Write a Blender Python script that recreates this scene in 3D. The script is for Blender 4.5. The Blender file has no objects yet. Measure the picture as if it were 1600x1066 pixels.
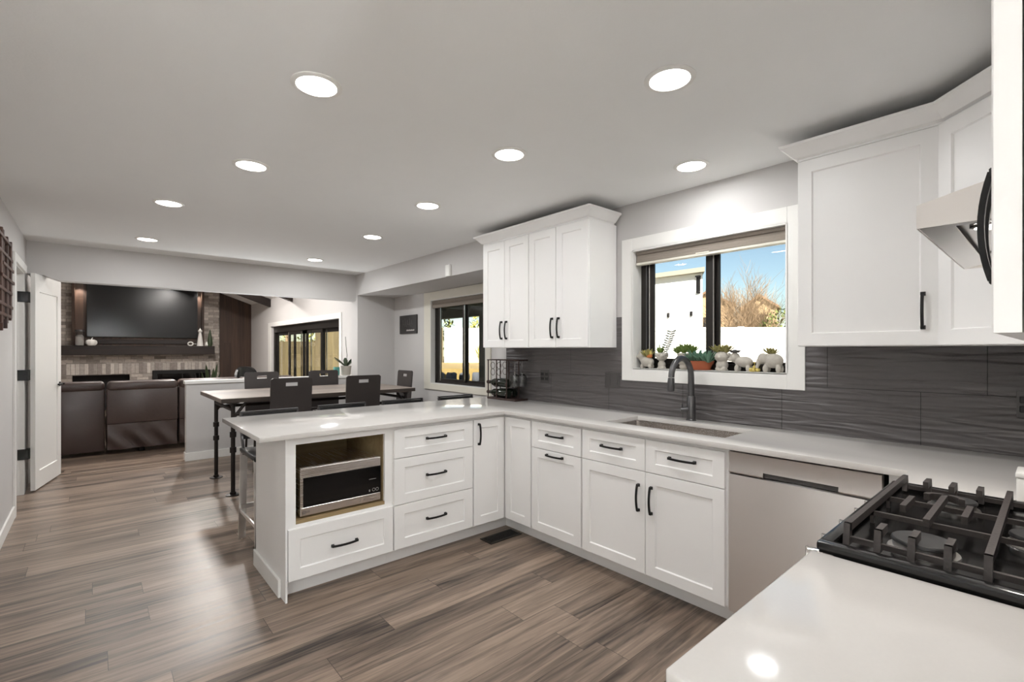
import bpy, bmesh, math, random
from mathutils import Vector, Matrix
R_ = random.Random(7)
PI = math.pi
SC = bpy.context.scene
COL = SC.collection

# ------------------------------------------------------------------ camera, world, sun, exposure
cam_d = bpy.data.cameras.new('camera')
cam_d.sensor_width = 36.0
cam_d.lens = 747.15 / 1600 * 36
cam_d.shift_y = 13.58 / 1600
cam_d.clip_start = 0.05
cam_d.clip_end = 400
cam = bpy.data.objects.new('camera', cam_d)
cam.location = (0, 0, 1.37)
cam.rotation_euler = (PI / 2, 0, -0.71946)
COL.objects.link(cam)
SC.camera = cam

world = bpy.data.worlds.new('world')
SC.world = world
world.use_nodes = True
wn = world.node_tree
sky = wn.nodes.new('ShaderNodeTexSky')
sky.sky_type = 'NISHITA'
sky.sun_disc = False
sky.sun_elevation = math.radians(36)
sky.sun_rotation = math.radians(225)
sky.altitude = 1600
sky.air_density = 1.0
sky.dust_density = 1.8
sky.ozone_density = 0.7
bg = wn.nodes['Background']
bg.inputs['Strength'].default_value = 0.072
tint = wn.nodes.new('ShaderNodeMix'); tint.data_type = 'RGBA'; tint.blend_type = 'MULTIPLY'; tint.inputs[0].default_value = 1.0
tint.inputs[7].default_value = (0.96, 0.96, 0.84, 1)
wn.links.new(sky.outputs[0], tint.inputs[6]); wn.links.new(tint.outputs[2], bg.inputs[0])

SUN = bpy.data.lights.new('sun', 'SUN')
SUN.energy = 9.0
SUN.color = (1.0, 0.93, 0.82)
SUN.angle = math.radians(0.6)
so = bpy.data.objects.new('sun', SUN)
so.rotation_euler = Vector((0.62, 0.50, -0.60)).to_track_quat('-Z', 'Y').to_euler()
so.location = (-6, -6, 12)
COL.objects.link(so)

CAN_W = {0: 2.7, 1: 1.8, 2: 4.4, 3: 6.6}    # watts of the recessed lamps, by row from the camera to the dining end
LIVING_FILL_W = 35.0  # fill lights added up in the living room vault
REAR_FILL_W = 5.0  # ceiling fill lights added behind the camera
REAR_UPFILL_W = 250.0  # uplighter added in the rear corner to lift the ceiling
LOW_UPFILL_W = 11.5  # uplighter added behind the low wall to lift the far ceiling
vs = SC.view_settings
SC.display_settings.display_device = 'sRGB'
vs.view_transform = 'Standard'
vs.look = 'None'
vs.exposure = 1.16
vs.gamma = 1.0
vs.use_curve_mapping = False

def portal(name, loc, rot, sx, sy):
    l = bpy.data.lights.new(name, 'AREA')
    l.shape = 'RECTANGLE'; l.size = sx; l.size_y = sy
    l.cycles.is_portal = True
    o = bpy.data.objects.new(name, l); o.location = loc; o.rotation_euler = rot
    COL.objects.link(o)
# portals only steer sampling of the sky through the window openings; they emit nothing
portal('sky_portal', (3.14, 1.53, 1.66), (0, PI / 2, 0), 0.86, 1.04)
portal('sky_portal', (3.60, 4.95, 1.47), (0, PI / 2, 0), 1.1, 1.2)
portal('sky_portal', (3.28, 9.94, 0.95), (0, PI / 2, 0), 1.9, 4.1)
portal('sky_portal', (-1.5, -3.68, 1.15), (PI / 2, 0, 0), 3.4, 2.1)

# ------------------------------------------------------------------ materials
def S(c):
    return tuple((v / 255 / 12.92) if v / 255 <= 0.04045 else ((v / 255 + 0.055) / 1.055) ** 2.4 for v in c) + (1.0,)

class NT:
    def __init__(s, name):
        s.m = bpy.data.materials.new(name); s.m.use_nodes = True
        s.t = s.m.node_tree; s.t.nodes.clear()
        s.out = s.n('ShaderNodeOutputMaterial')
        s.tc = None
    def n(s, typ, **k):
        nd = s.t.nodes.new(typ)
        for a, v in k.items():
            if a.startswith('i_'):
                key = a[2:].replace('_', ' ')
                nd.inputs[key].default_value = v
            else:
                setattr(nd, a, v)
        return nd
    def l(s, a, b): s.t.links.new(a, b)
    def coord(s, scale=(1, 1, 1), loc=(0, 0, 0), rot=(0, 0, 0), which='Object'):
        tc = s.n('ShaderNodeTexCoord'); mp = s.n('ShaderNodeMapping')
        mp.inputs['Scale'].default_value = scale; mp.inputs['Location'].default_value = loc
        mp.inputs['Rotation'].default_value = rot
        s.l(tc.outputs[which], mp.inputs[0]); return mp.outputs[0]
    def bsdf(s, **k):
        b = s.n('ShaderNodeBsdfPrincipled')
        for a, v in k.items():
            b.inputs[a.replace('_', ' ')].default_value = v
        s.l(b.outputs[0], s.out.inputs[0]); return b

def plain(name, rgb, rough=0.5, metal=0.0, var=0.03, scale=8.0, bump=0.0, bscale=60.0, **k):
    t = NT(name)
    c = S(rgb)
    b = t.bsdf(Roughness=rough, Metallic=metal, **k)
    co = t.coord()
    nz = t.n('ShaderNodeTexNoise'); nz.inputs['Scale'].default_value = scale; nz.inputs['Detail'].default_value = 3
    t.l(co, nz.inputs['Vector'])
    mx = t.n('ShaderNodeMix', data_type='RGBA')
    mx.inputs[6].default_value = tuple(v * (1 - var) for v in c[:3]) + (1,)
    mx.inputs[7].default_value = tuple(min(1, v * (1 + var)) for v in c[:3]) + (1,)
    t.l(nz.outputs[0], mx.inputs[0]); t.l(mx.outputs[2], b.inputs['Base Color'])
    if bump:
        n2 = t.n('ShaderNodeTexNoise'); n2.inputs['Scale'].default_value = bscale; t.l(co, n2.inputs['Vector'])
        bp = t.n('ShaderNodeBump'); bp.inputs['Strength'].default_value = bump; bp.inputs['Distance'].default_value = 0.004
        t.l(n2.outputs[0], bp.inputs['Height']); t.l(bp.outputs[0], b.inputs['Normal'])
    return t.m

def emis(name, rgb, strength):
    t = NT(name); e = t.n('ShaderNodeEmission'); e.inputs[0].default_value = S(rgb); e.inputs[1].default_value = strength
    t.l(e.outputs[0], t.out.inputs[0]); return t.m

def glass_pane(name, tint=(1, 1, 1, 1)):
    t = NT(name)
    tr = t.n('ShaderNodeBsdfTransparent'); tr.inputs[0].default_value = tint
    gl = t.n('ShaderNodeBsdfGlossy'); gl.inputs['Roughness'].default_value = 0.0
    lw = t.n('ShaderNodeLayerWeight'); lw.inputs[0].default_value = 0.5
    pw = t.n('ShaderNodeMath', operation='POWER'); t.l(lw.outputs['Facing'], pw.inputs[0]); pw.inputs[1].default_value = 5.0
    fr = t.n('ShaderNodeMath', operation='MULTIPLY_ADD'); t.l(pw.outputs[0], fr.inputs[0]); fr.inputs[1].default_value = 0.5; fr.inputs[2].default_value = 0.025
    mx = t.n('ShaderNodeMixShader'); t.l(fr.outputs[0], mx.inputs[0]); t.l(tr.outputs[0], mx.inputs[1]); t.l(gl.outputs[0], mx.inputs[2])
    t.l(mx.outputs[0], t.out.inputs[0]); return t.m

def steel(name, rgb=(176, 170, 166), axis=2, rough=0.28, aniso=0.0, rot=0.0):
    t = NT(name)
    b = t.bsdf(Metallic=1.0, Roughness=rough)
    if aniso:
        b.inputs['Anisotropic'].default_value = aniso; b.inputs['Anisotropic Rotation'].default_value = rot
        tg = t.n('ShaderNodeTangent', direction_type='RADIAL', axis='Z'); t.l(tg.outputs[0], b.inputs['Tangent'])
    b = b; b.inputs['Base Color'].default_value = S(rgb)
    sc = [260, 260, 260]; sc[axis] = 3
    co = t.coord(tuple(sc))
    nz = t.n('ShaderNodeTexNoise'); nz.inputs['Scale'].default_value = 1.0; nz.inputs['Detail'].default_value = 2; t.l(co, nz.inputs['Vector'])
    mr = t.n('ShaderNodeMapRange'); mr.inputs['To Min'].default_value = rough - 0.03; mr.inputs['To Max'].default_value = rough + 0.04
    t.l(nz.outputs[0], mr.inputs[0]); t.l(mr.outputs[0], b.inputs['Roughness'])
    return t.m

def wood(name, c0, c1, rough=0.45, along=0, grain=26.0, plank=None, seam=0.5, vary=0.22):
    """grain stretched along one axis; plank=(length,width,axis_across) adds boards"""
    t = NT(name); b = t.bsdf(Roughness=rough, Specular_IOR_Level=0.4)
    sc = [grain] * 3; sc[along] = grain * 0.055
    tc = t.n('ShaderNodeTexCoord')
    mp = t.n('ShaderNodeMapping'); mp.inputs['Scale'].default_value = tuple(sc); t.l(tc.outputs['Object'], mp.inputs[0])
    vec = mp.outputs[0]; br = None
    if plank:
        L, Wd, ac = plank
        cx = t.n('ShaderNodeSeparateXYZ'); t.l(tc.outputs['Object'], cx.inputs[0])
        cb = t.n('ShaderNodeCombineXYZ'); t.l(cx.outputs[ac], cb.inputs[1])
        br = t.n('ShaderNodeTexBrick'); br.offset = 0.0
        dv = t.n('ShaderNodeMath', operation='DIVIDE'); t.l(cx.outputs[ac], dv.inputs[0]); dv.inputs[1].default_value = Wd
        fl = t.n('ShaderNodeMath', operation='FLOOR'); t.l(dv.outputs[0], fl.inputs[0])
        wh = t.n('ShaderNodeTexWhiteNoise', noise_dimensions='1D'); t.l(fl.outputs[0], wh.inputs['W'])
        ofs = t.n('ShaderNodeMath', operation='MULTIPLY_ADD'); t.l(wh.outputs['Value'], ofs.inputs[0]); ofs.inputs[1].default_value = L; t.l(cx.outputs[along], ofs.inputs[2])
        t.l(ofs.outputs[0], cb.inputs[0])
        br.inputs['Scale'].default_value = 1.0; br.inputs['Brick Width'].default_value = L; br.inputs['Row Height'].default_value = Wd
        br.inputs['Mortar Size'].default_value = 0.0012; br.inputs['Mortar Smooth'].default_value = 0.3
        br.inputs['Color1'].default_value = (0, 0, 0, 1); br.inputs['Color2'].default_value = (1, 1, 1, 1); br.inputs['Mortar'].default_value = (0.5, 0.5, 0.5, 1)
        t.l(cb.outputs[0], br.inputs['Vector'])
        sh = t.n('ShaderNodeVectorMath', operation='MULTIPLY_ADD')
        t.l(br.outputs['Color'], sh.inputs[0]); sh.inputs[1].default_value = (37, 53, 19); t.l(vec, sh.inputs[2]); vec = sh.outputs[0]
    nz = t.n('ShaderNodeTexNoise'); nz.inputs['Scale'].default_value = 1.0; nz.inputs['Detail'].default_value = 7; nz.inputs['Roughness'].default_value = 0.62
    nz.inputs['Distortion'].default_value = 0.9; t.l(vec, nz.inputs['Vector'])
    mp2 = t.n('ShaderNodeVectorMath', operation='SCALE'); t.l(vec, mp2.inputs[0]); mp2.inputs['Scale'].default_value = 0.22
    nz2 = t.n('ShaderNodeTexNoise'); nz2.inputs['Scale'].default_value = 1.0; nz2.inputs['Detail'].default_value = 3; t.l(mp2.outputs[0], nz2.inputs['Vector'])
    ad = t.n('ShaderNodeMath', operation='MULTIPLY_ADD'); t.l(nz2.outputs[0], ad.inputs[0]); ad.inputs[1].default_value = 0.75
    t.l(nz.outputs[0], ad.inputs[2])
    val = ad.outputs[0]
    if br:
        ad2 = t.n('ShaderNodeMath', operation='MULTIPLY_ADD'); t.l(br.outputs['Color'], ad2.inputs[0]); ad2.inputs[1].default_value = vary; t.l(val, ad2.inputs[2]); val = ad2.outputs[0]
    rp = t.n('ShaderNodeValToRGB'); rp.color_ramp.elements[0].position = 0.62; rp.color_ramp.elements[1].position = 1.3 if not br else 1.0
    rp.color_ramp.elements[0].color = S(c0); rp.color_ramp.elements[1].color = S(c1)
    mr = t.n('ShaderNodeMapRange'); mr.inputs['From Min'].default_value = 0.45; mr.inputs['From Max'].default_value = 1.35
    t.l(val, mr.inputs[0]); t.l(mr.outputs[0], rp.inputs[0])
    rp.color_ramp.elements[0].position = 0.22; rp.color_ramp.elements[1].position = 0.82
    colr = rp.outputs[0]
    if br:
        mx = t.n('ShaderNodeMix', data_type='RGBA'); t.l(br.outputs['Fac'], mx.inputs[0]); t.l(colr, mx.inputs[6])
        mx.inputs[7].default_value = tuple(v * seam for v in S(c0)[:3]) + (1,); colr = mx.outputs[2]
    t.l(colr, b.inputs['Base Color'])
    bp = t.n('ShaderNodeBump'); bp.inputs['Strength'].default_value = 0.12; bp.inputs['Distance'].default_value = 0.002
    t.l(nz.outputs[0], bp.inputs['Height']); t.l(bp.outputs[0], b.inputs['Normal'])
    rr = t.n('ShaderNodeMapRange'); rr.inputs['To Min'].default_value = rough - 0.07; rr.inputs['To Max'].default_value = rough + 0.1
    t.l(nz.outputs[0], rr.inputs[0]); t.l(rr.outputs[0], b.inputs['Roughness'])
    return t.m

def brick_mat(name, u, v, bw, bh, c1, c2, cm, mortar=0.008, off=0.5, loc=(0, 0)):
    t = NT(name); b = t.bsdf(Roughness=0.85)
    tc = t.n('ShaderNodeTexCoord'); cx = t.n('ShaderNodeSeparateXYZ'); t.l(tc.outputs['Object'], cx.inputs[0])
    cb = t.n('ShaderNodeCombineXYZ'); t.l(cx.outputs[u], cb.inputs[0]); t.l(cx.outputs[v], cb.inputs[1])
    mp = t.n('ShaderNodeMapping'); mp.inputs['Location'].default_value = (loc[0], loc[1], 0); t.l(cb.outputs[0], mp.inputs[0])
    br = t.n('ShaderNodeTexBrick'); br.offset = off
    br.inputs['Scale'].default_value = 1.0; br.inputs['Brick Width'].default_value = bw; br.inputs['Row Height'].default_value = bh
    br.inputs['Mortar Size'].default_value = mortar / 2; br.inputs['Mortar Smooth'].default_value = 0.15
    br.inputs['Color1'].default_value = S(c1); br.inputs['Color2'].default_value = S(c2); br.inputs['Mortar'].default_value = S(cm)
    t.l(mp.outputs[0], br.inputs['Vector'])
    nz = t.n('ShaderNodeTexNoise'); nz.inputs['Scale'].default_value = 22; nz.inputs['Detail'].default_value = 5; t.l(tc.outputs['Object'], nz.inputs['Vector'])
    mx = t.n('ShaderNodeMix', data_type='RGBA', blend_type='OVERLAY'); mx.inputs[0].default_value = 0.35
    t.l(br.outputs['Color'], mx.inputs[6]); t.l(nz.outputs[0], mx.inputs[7]); t.l(mx.outputs[2], b.inputs['Base Color'])
    bp = t.n('ShaderNodeBump'); bp.inputs['Strength'].default_value = 0.6; bp.inputs['Distance'].default_value = 0.008; bp.invert = True
    t.l(br.outputs['Fac'], bp.inputs['Height']); t.l(bp.outputs[0], b.inputs['Normal'])
    return t.m

def tile_mat(name, u, loc_u):
    """large dark wavy tile: joints from a brick pattern, ripples from distorted bands"""
    t = NT(name); b = t.bsdf(Roughness=0.4)
    tc = t.n('ShaderNodeTexCoord'); cx = t.n('ShaderNodeSeparateXYZ'); t.l(tc.outputs['Object'], cx.inputs[0])
    cb = t.n('ShaderNodeCombineXYZ'); t.l(cx.outputs[u], cb.inputs[0]); t.l(cx.outputs[2], cb.inputs[1])
    mp = t.n('ShaderNodeMapping'); mp.inputs['Location'].default_value = (loc_u, -0.863, 0); t.l(cb.outputs[0], mp.inputs[0])
    br = t.n('ShaderNodeTexBrick'); br.offset = 0.63
    br.inputs['Scale'].default_value = 1.0; br.inputs['Brick Width'].default_value = 0.61; br.inputs['Row Height'].default_value = 0.305
    br.inputs['Mortar Size'].default_value = 0.0016; br.inputs['Mortar Smooth'].default_value = 0.1
    br.inputs['Color1'].default_value = S((90, 86, 86)); br.inputs['Color2'].default_value = S((95, 91, 90)); br.inputs['Mortar'].default_value = S((30, 28, 28))
    t.l(mp.outputs[0], br.inputs['Vector']); t.l(br.outputs['Color'], b.inputs['Base Color'])
    mp2 = t.n('ShaderNodeMapping'); mp2.inputs['Scale'].default_value = (3.0, 30, 1); t.l(cb.outputs[0], mp2.inputs[0])
    nz = t.n('ShaderNodeTexNoise'); nz.inputs['Scale'].default_value = 1.0; nz.inputs['Detail'].default_value = 0.6; nz.inputs['Distortion'].default_value = 0.9
    t.l(mp2.outputs[0], nz.inputs['Vector'])
    sb = t.n('ShaderNodeMath', operation='MULTIPLY_ADD'); t.l(br.outputs['Fac'], sb.inputs[0]); sb.inputs[1].default_value = -0.6; t.l(nz.outputs[0], sb.inputs[2])
    bp = t.n('ShaderNodeBump'); bp.inputs['Strength'].default_value = 1.0; bp.inputs['Distance'].default_value = 0.02
    t.l(sb.outputs[0], bp.inputs['Height']); t.l(bp.outputs[0], b.inputs['Normal'])
    return t.m

M = {}
M['cab'] = plain('cabinet_white_paint', (244, 242, 240), 0.38, var=0.01)
M['trim'] = plain('trim_white_paint', (238, 236, 232), 0.4, var=0.01)
M['cream'] = plain('casing_warm_white_paint', (226, 221, 208), 0.45, var=0.01)
M['wallrear'] = plain('rear_wall_white_paint', (238, 238, 238), 0.75, var=0.01)
M['rug'] = plain('pale_bounce_rug', (232, 230, 226), 0.95, var=0.05, scale=40, bump=0.4, bscale=200)  # for the added rug, kept pale to bounce light
M['wall'] = plain('wall_light_grey_paint', (204, 201, 199), 0.75, var=0.012, bump=0.08, bscale=120)
M['ceil'] = plain('ceiling_white_paint', (244, 244, 243), 0.8, var=0.012, bump=0.1, bscale=90)
M['quartz'] = plain('white_quartz', (213, 209, 205), 0.11, var=0.02, scale=160, Specular_IOR_Level=0.35)
M['floor'] = wood('dark_plank_floor', (38, 30, 26), (166, 145, 128), 0.33, 0, 30.0, (1.25, 0.178, 1), 0.65, 0.08)
M['black'] = plain('matte_black_metal', (28, 27, 27), 0.42, 0.4, var=0.05)
M['gunmetal'] = plain('gunmetal_faucet', (98, 97, 98), 0.34, 0.85, var=0.03)
M['steel'] = steel('brushed_steel_vertical', (240, 237, 235), 2, 0.34, .8, .25)
M['steelh'] = steel('brushed_steel_horizontal', (232, 227, 223), 0, 0.26)
M['steely'] = steel('brushed_steel_depth', (226, 221, 216), 1, 0.26)
M['steelp'] = steel('satin_steel_panel', (196, 190, 186), 0, 0.45)
M['steelhood'] = steel('satin_hood_steel', (214, 208, 204), 1, 0.4)
M['underhood'] = plain('satin_hood_underside', (232, 229, 226), 0.22, 1.0, var=0.02)
M['chrome'] = plain('polished_metal', (205, 203, 200), 0.15, 1.0, var=0.01)
M['blackglass'] = plain('black_glass', (14, 14, 15), 0.06, var=0.02)
M['enamel'] = plain('black_enamel', (16, 15, 15), 0.16, var=0.05)
M['iron'] = plain('cast_iron_grate', (74, 68, 66), 0.48, 0.25, var=0.12, scale=30, bump=0.25, bscale=180)
M['burner'] = plain('burner_cap', (62, 61, 61), 0.42, 0.3, var=0.05)
M['alu'] = plain('burner_aluminium', (196, 192, 188), 0.3, 0.9, var=0.05)
M['tile_x'] = tile_mat('dark_wave_tile_window_wall', 1, -0.204)
M['tile_y'] = tile_mat('dark_wave_tile_range_wall', 0, 0.1)
M['bronze'] = plain('dark_bronze_window_frame', (42, 38, 35), 0.4, 0.4, var=0.04)
M['glass'] = glass_pane('window_glass')
M['ply'] = wood('birch_plywood', (140, 118, 84), (176, 154, 116), 0.55, 0, 14)
M['shade'] = plain('taupe_shade_fabric', (142, 132, 122), 0.9, var=0.06, scale=220, bump=0.3, bscale=300)
M['lens'] = emis('lamp_lens', (255, 250, 243), 9.0)
M['hoodlens'] = emis('hood_lamp_lens', (255, 250, 240), 5.0)
M['plate'] = plain('charcoal_plastic', (74, 71, 70), 0.4, var=0.02)
M['platedark'] = plain('dark_socket_plastic', (30, 29, 29), 0.3, var=0.02)
M['concrete'] = plain('pale_grey_planter', (186, 180, 170), 0.85, var=0.09, scale=40, bump=0.5, bscale=90)
M['terracotta'] = plain('terracotta', (176, 98, 66), 0.8, var=0.08, scale=30)
M['soil'] = plain('potting_soil', (52, 42, 34), 0.95, var=0.2, scale=60)
M['leaf'] = plain('succulent_green', (112, 134, 62), 0.5, var=0.25, scale=25)
M['leafblue'] = plain('succulent_blue_green', (104, 142, 120), 0.5, var=0.15, scale=25)
M['leafred'] = plain('succulent_red_green', (146, 140, 84), 0.5, var=0.4, scale=35)
M['leafdark'] = plain('dark_green_leaf', (52, 66, 42), 0.45, var=0.2, scale=20)
M['yellow'] = plain('yellow_succulent', (206, 186, 104), 0.5, var=0.2, scale=40)
M['orange'] = plain('orange_succulent', (190, 112, 56), 0.5, var=0.2, scale=40)
M['tablewood'] = wood('weathered_table_wood', (88, 78, 71), (152, 139, 129), 0.38, 0, 20, (2.2, 0.14, 1), 0.6)
M['pipe'] = plain('dark_steel_pipe', (52, 47, 45), 0.42, 0.75, var=0.06)
M['board'] = plain('charcoal_bentwood', (58, 52, 50), 0.42, var=0.04, scale=12)
M['vinyl'] = plain('black_vinyl_seat', (30, 30, 31), 0.32, var=0.04)
M['leather'] = plain('dark_brown_leather', (66, 53, 49), 0.36, var=0.08, scale=12, bump=0.35, bscale=16)
M['walnut'] = wood('dark_walnut_boards', (36, 27, 23), (82, 62, 51), 0.5, 2, 12, (2.7, 0.155, 0), 0.4)
M['mantel'] = wood('dark_mantel_wood', (30, 23, 21), (52, 41, 37), 0.5, 0, 12)
M['brick'] = brick_mat('grey_brick', 0, 2, 0.215, 0.0677, (126, 118, 111), (206, 196, 187), (140, 132, 126))
M['soldier'] = brick_mat('upright_grey_brick', 2, 0, 0.24, 0.072, (142, 133, 127), (214, 206, 198), (140, 132, 126), off=0.0, loc=(-0.825, 0))
M['soot'] = plain('sooty_firebox', (24, 21, 20), 0.8, var=0.15)
M['screen'] = plain('tv_screen', (14, 14, 15), 0.22, var=0.02)
M['white'] = plain('white_ceramic', (236, 234, 230), 0.35, var=0.02)
M['teal'] = plain('teal_ceramic', (92, 160, 150), 0.4, var=0.05)
M['artwood'] = wood('reddish_brown_wood', (46, 30, 24), (104, 72, 58), 0.45, 2, 14)
M['sign'] = plain('black_sign_board', (54, 51, 50), 0.6, var=0.04)
M['signtext'] = plain('pale_sign_lettering', (196, 192, 188), 0.6, var=0.02)
M['signscript'] = plain('grey_sign_script', (98, 94, 92), 0.6, var=0.02)
M['bottle'] = plain('dark_green_bottle_glass', (26, 32, 24), 0.08, var=0.05)
M['foil'] = plain('bottle_foil', (70, 54, 48), 0.35, 0.5, var=0.05)
M['rackmetal'] = plain('brown_rack_metal', (66, 50, 46), 0.45, 0.4, var=0.06)
t_ = NT('clear_glass'); t_.bsdf(Roughness=0.0, IOR=1.45, Transmission_Weight=1.0); M['clear'] = t_.m
M['fencewhite'] = plain('white_vinyl_fence', (240, 238, 232), 0.5, var=0.01)
M['stucco'] = plain('white_house_siding', (244, 243, 240), 0.8, var=0.02)
M['fascia'] = plain('grey_green_fascia', (138, 136, 122), 0.7, var=0.04)
M['tan'] = plain('tan_stucco', (190, 166, 130), 0.85, var=0.06)
M['roofbrown'] = plain('brown_shingles', (122, 98, 78), 0.9, var=0.15, scale=20)
M['cedar'] = wood('cedar_fence_boards', (54, 46, 30), (92, 82, 54), 0.75, 2, 10, (3.0, 0.14, 0), 0.3)
M['grass'] = plain('dry_grass', (116, 100, 58), 0.95, var=0.25, scale=6, bump=0.6, bscale=30)
M['olive'] = plain('olive_lawn', (92, 88, 56), 0.95, var=0.3, scale=5, bump=0.6, bscale=30)
M['rock'] = plain('blue_grey_rock', (66, 70, 76), 0.9, var=0.3, scale=9, bump=0.7, bscale=12)
M['bark'] = plain('bare_tree_bark', (128, 108, 84), 0.9, var=0.2, scale=12)
M['foliage'] = plain('tree_foliage', (96, 104, 56), 0.85, var=0.5, scale=5)
M['foliage2'] = plain('yellow_green_foliage', (150, 152, 76), 0.85, var=0.4, scale=5)
M['patio'] = plain('dark_patio_timber', (74, 80, 72), 0.7, var=0.06)
M['bounce_terrace'] = plain('bounce_terrace_paving', (150, 149, 147), 0.9, var=0.04)
M['patioslab'] = plain('patio_concrete', (140, 134, 126), 0.9, var=0.08)
M['threshold'] = plain('threshold_strip', (150, 132, 118), 0.35, 0.2, var=0.03)

# ------------------------------------------------------------------ mesh helpers
class MB:
    def __init__(s): s.bm = bmesh.new()
    def _poly(s, vs_, fs):
        v = [s.bm.verts.new(p) for p in vs_]
        for f in fs:
            try: s.bm.faces.new([v[i] for i in f])
            except ValueError: pass
        return v
    def box(s, x0, x1, y0, y1, z0, z1, bev=0.0, seg=1):
        return s.fbox(lambda u, v, n: (u, v, n), x0, x1, y0, y1, z0, z1, bev, seg)
    def fbox(s, fr, u0, u1, v0, v1, n0, n1, bev=0.0, seg=1):
        ps = [fr(u, v, n) for n in (n0, n1) for v in (v0, v1) for u in (u0, u1)]
        v = s._poly(ps, [(0, 1, 3, 2), (4, 6, 7, 5), (0, 4, 5, 1), (2, 3, 7, 6), (0, 2, 6, 4), (1, 5, 7, 3)])
        if bev:
            es = list({e for q in v for e in q.link_edges})
            bmesh.ops.bevel(s.bm, geom=es, offset=bev, offset_type='OFFSET', segments=seg, profile=0.5, affect='EDGES')
        return s
    def prism(s, poly, ext, bev=0.0):
        n = len(poly); e = Vector(ext)
        ps = [Vector(p) for p in poly] + [Vector(p) + e for p in poly]
        fs = [tuple(range(n))[::-1], tuple(range(n, 2 * n))] + [(i, (i + 1) % n, n + (i + 1) % n, n + i) for i in range(n)]
        v = s._poly(ps, fs)
        if bev:
            es = list({e_ for q in v for e_ in q.link_edges})
            bmesh.ops.bevel(s.bm, geom=es, offset=bev, offset_type='OFFSET', segments=1, profile=0.5, affect='EDGES')
        return s
    def tube(s, pts, r, seg=10, closed=False, flat=None):
        """round tube; flat=(w,h,up) makes a rectangular bar instead"""
        pts = [Vector(p) for p in pts]; n = len(pts)
        rs = r if isinstance(r, (list, tuple)) else [r] * n
        rings = []; prev = None
        for i, p in enumerate(pts):
            a = pts[(i - 1) % n] if (i > 0 or closed) else pts[i]
            b = pts[(i + 1) % n] if (i < n - 1 or closed) else pts[i]
            d = (b - a)
            if d.length < 1e-9: d = Vector((0, 0, 1))
            d.normalize()
            if flat:
                up = Vector(flat[2]); sd = d.cross(up).normalized(); up2 = sd.cross(d).normalized()
                w, h = flat[0] / 2, flat[1] / 2
                ring = [p + sd * w + up2 * h, p - sd * w + up2 * h, p - sd * w - up2 * h, p + sd * w - up2 * h]
            else:
                if prev is None:
                    ref = Vector((0, 0, 1)) if abs(d.z) < 0.9 else Vector((1, 0, 0))
                    u = d.cross(ref).normalized()
                else:
                    u = (prev - d * prev.dot(d))
                    u = u.normalized() if u.length > 1e-6 else d.orthogonal().normalized()
                prev = u; w_ = d.cross(u)
                ring = [p + (u * math.cos(2 * PI * k / seg) + w_ * math.sin(2 * PI * k / seg)) * rs[i] for k in range(seg)]
            rings.append([s.bm.verts.new(q) for q in ring])
        m = len(rings[0])
        for i in range(n if closed else n - 1):
            A, B = rings[i], rings[(i + 1) % n]
            for k in range(m):
                s.bm.faces.new((A[k], A[(k + 1) % m], B[(k + 1) % m], B[k]))
        if not closed:
            s.bm.faces.new(rings[0][::-1]); s.bm.faces.new(rings[-1])
        return s
    def cyl(s, p0, p1, r, r2=None, seg=18): return s.tube([p0, p1], [r, r if r2 is None else r2], seg)
    def lathe(s, c, prof, seg=24, axis=(0, 0, 1), sx=1.0):
        ax = Vector(axis).normalized(); u = ax.orthogonal().normalized(); w = ax.cross(u); c = Vector(c)
        rings = []
        for r, z in prof:
            if r < 1e-6: rings.append([s.bm.verts.new(c + ax * z)])
            else: rings.append([s.bm.verts.new(c + ax * z + (u * math.cos(2 * PI * k / seg) * sx + w * math.sin(2 * PI * k / seg)) * r) for k in range(seg)])
        for A, B in zip(rings, rings[1:]):
            for k in range(seg):
                k2 = (k + 1) % seg
                if len(A) == 1 and len(B) == 1: continue
                if len(A) == 1: s.bm.faces.new((A[0], B[k2], B[k]))
                elif len(B) == 1: s.bm.faces.new((A[k], A[k2], B[0]))
                else: s.bm.faces.new((A[k], A[k2], B[k2], B[k]))
        return s
    def ell(s, c, r, u=16, v=10):
        r = r if isinstance(r, (list, tuple)) else (r, r, r)
        mt = Matrix.Translation(Vector(c)) @ Matrix.Diagonal((r[0], r[1], r[2], 1))
        bmesh.ops.create_uvsphere(s.bm, u_segments=u, v_segments=v, radius=1.0, matrix=mt); return s
    def blade(s, p, d, L, w, th=0.3, curl=0.0):
        """fleshy pointed leaf from p along d"""
        p = Vector(p); d = Vector(d).normalized(); sd = d.cross(Vector((0, 0, 1)))
        sd = sd.normalized() if sd.length > 1e-4 else Vector((1, 0, 0)); up = sd.cross(d).normalized()
        rows = []
        for t, k in ((0.0, 0.35), (0.35, 0.9), (0.65, 1.0), (0.9, 0.5)):
            q = p + d * (L * t) + Vector((0, 0, 1)) * (curl * L * t * t)
            rows.append([q + sd * w * k / 2, q + up * w * k * th / 2, q - sd * w * k / 2, q - up * w * k * th / 2])
        rows = [[s.bm.verts.new(q) for q in r] for r in rows]
        tip = s.bm.verts.new(p + d * L + Vector((0, 0, 1)) * curl * L)
        for A, B in zip(rows, rows[1:]):
            for k in range(4): s.bm.faces.new((A[k], A[(k + 1) % 4], B[(k + 1) % 4], B[k]))
        for k in range(4): s.bm.faces.new((rows[-1][k], rows[-1][(k + 1) % 4], tip))
        s.bm.faces.new(rows[0][::-1]); return s
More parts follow.
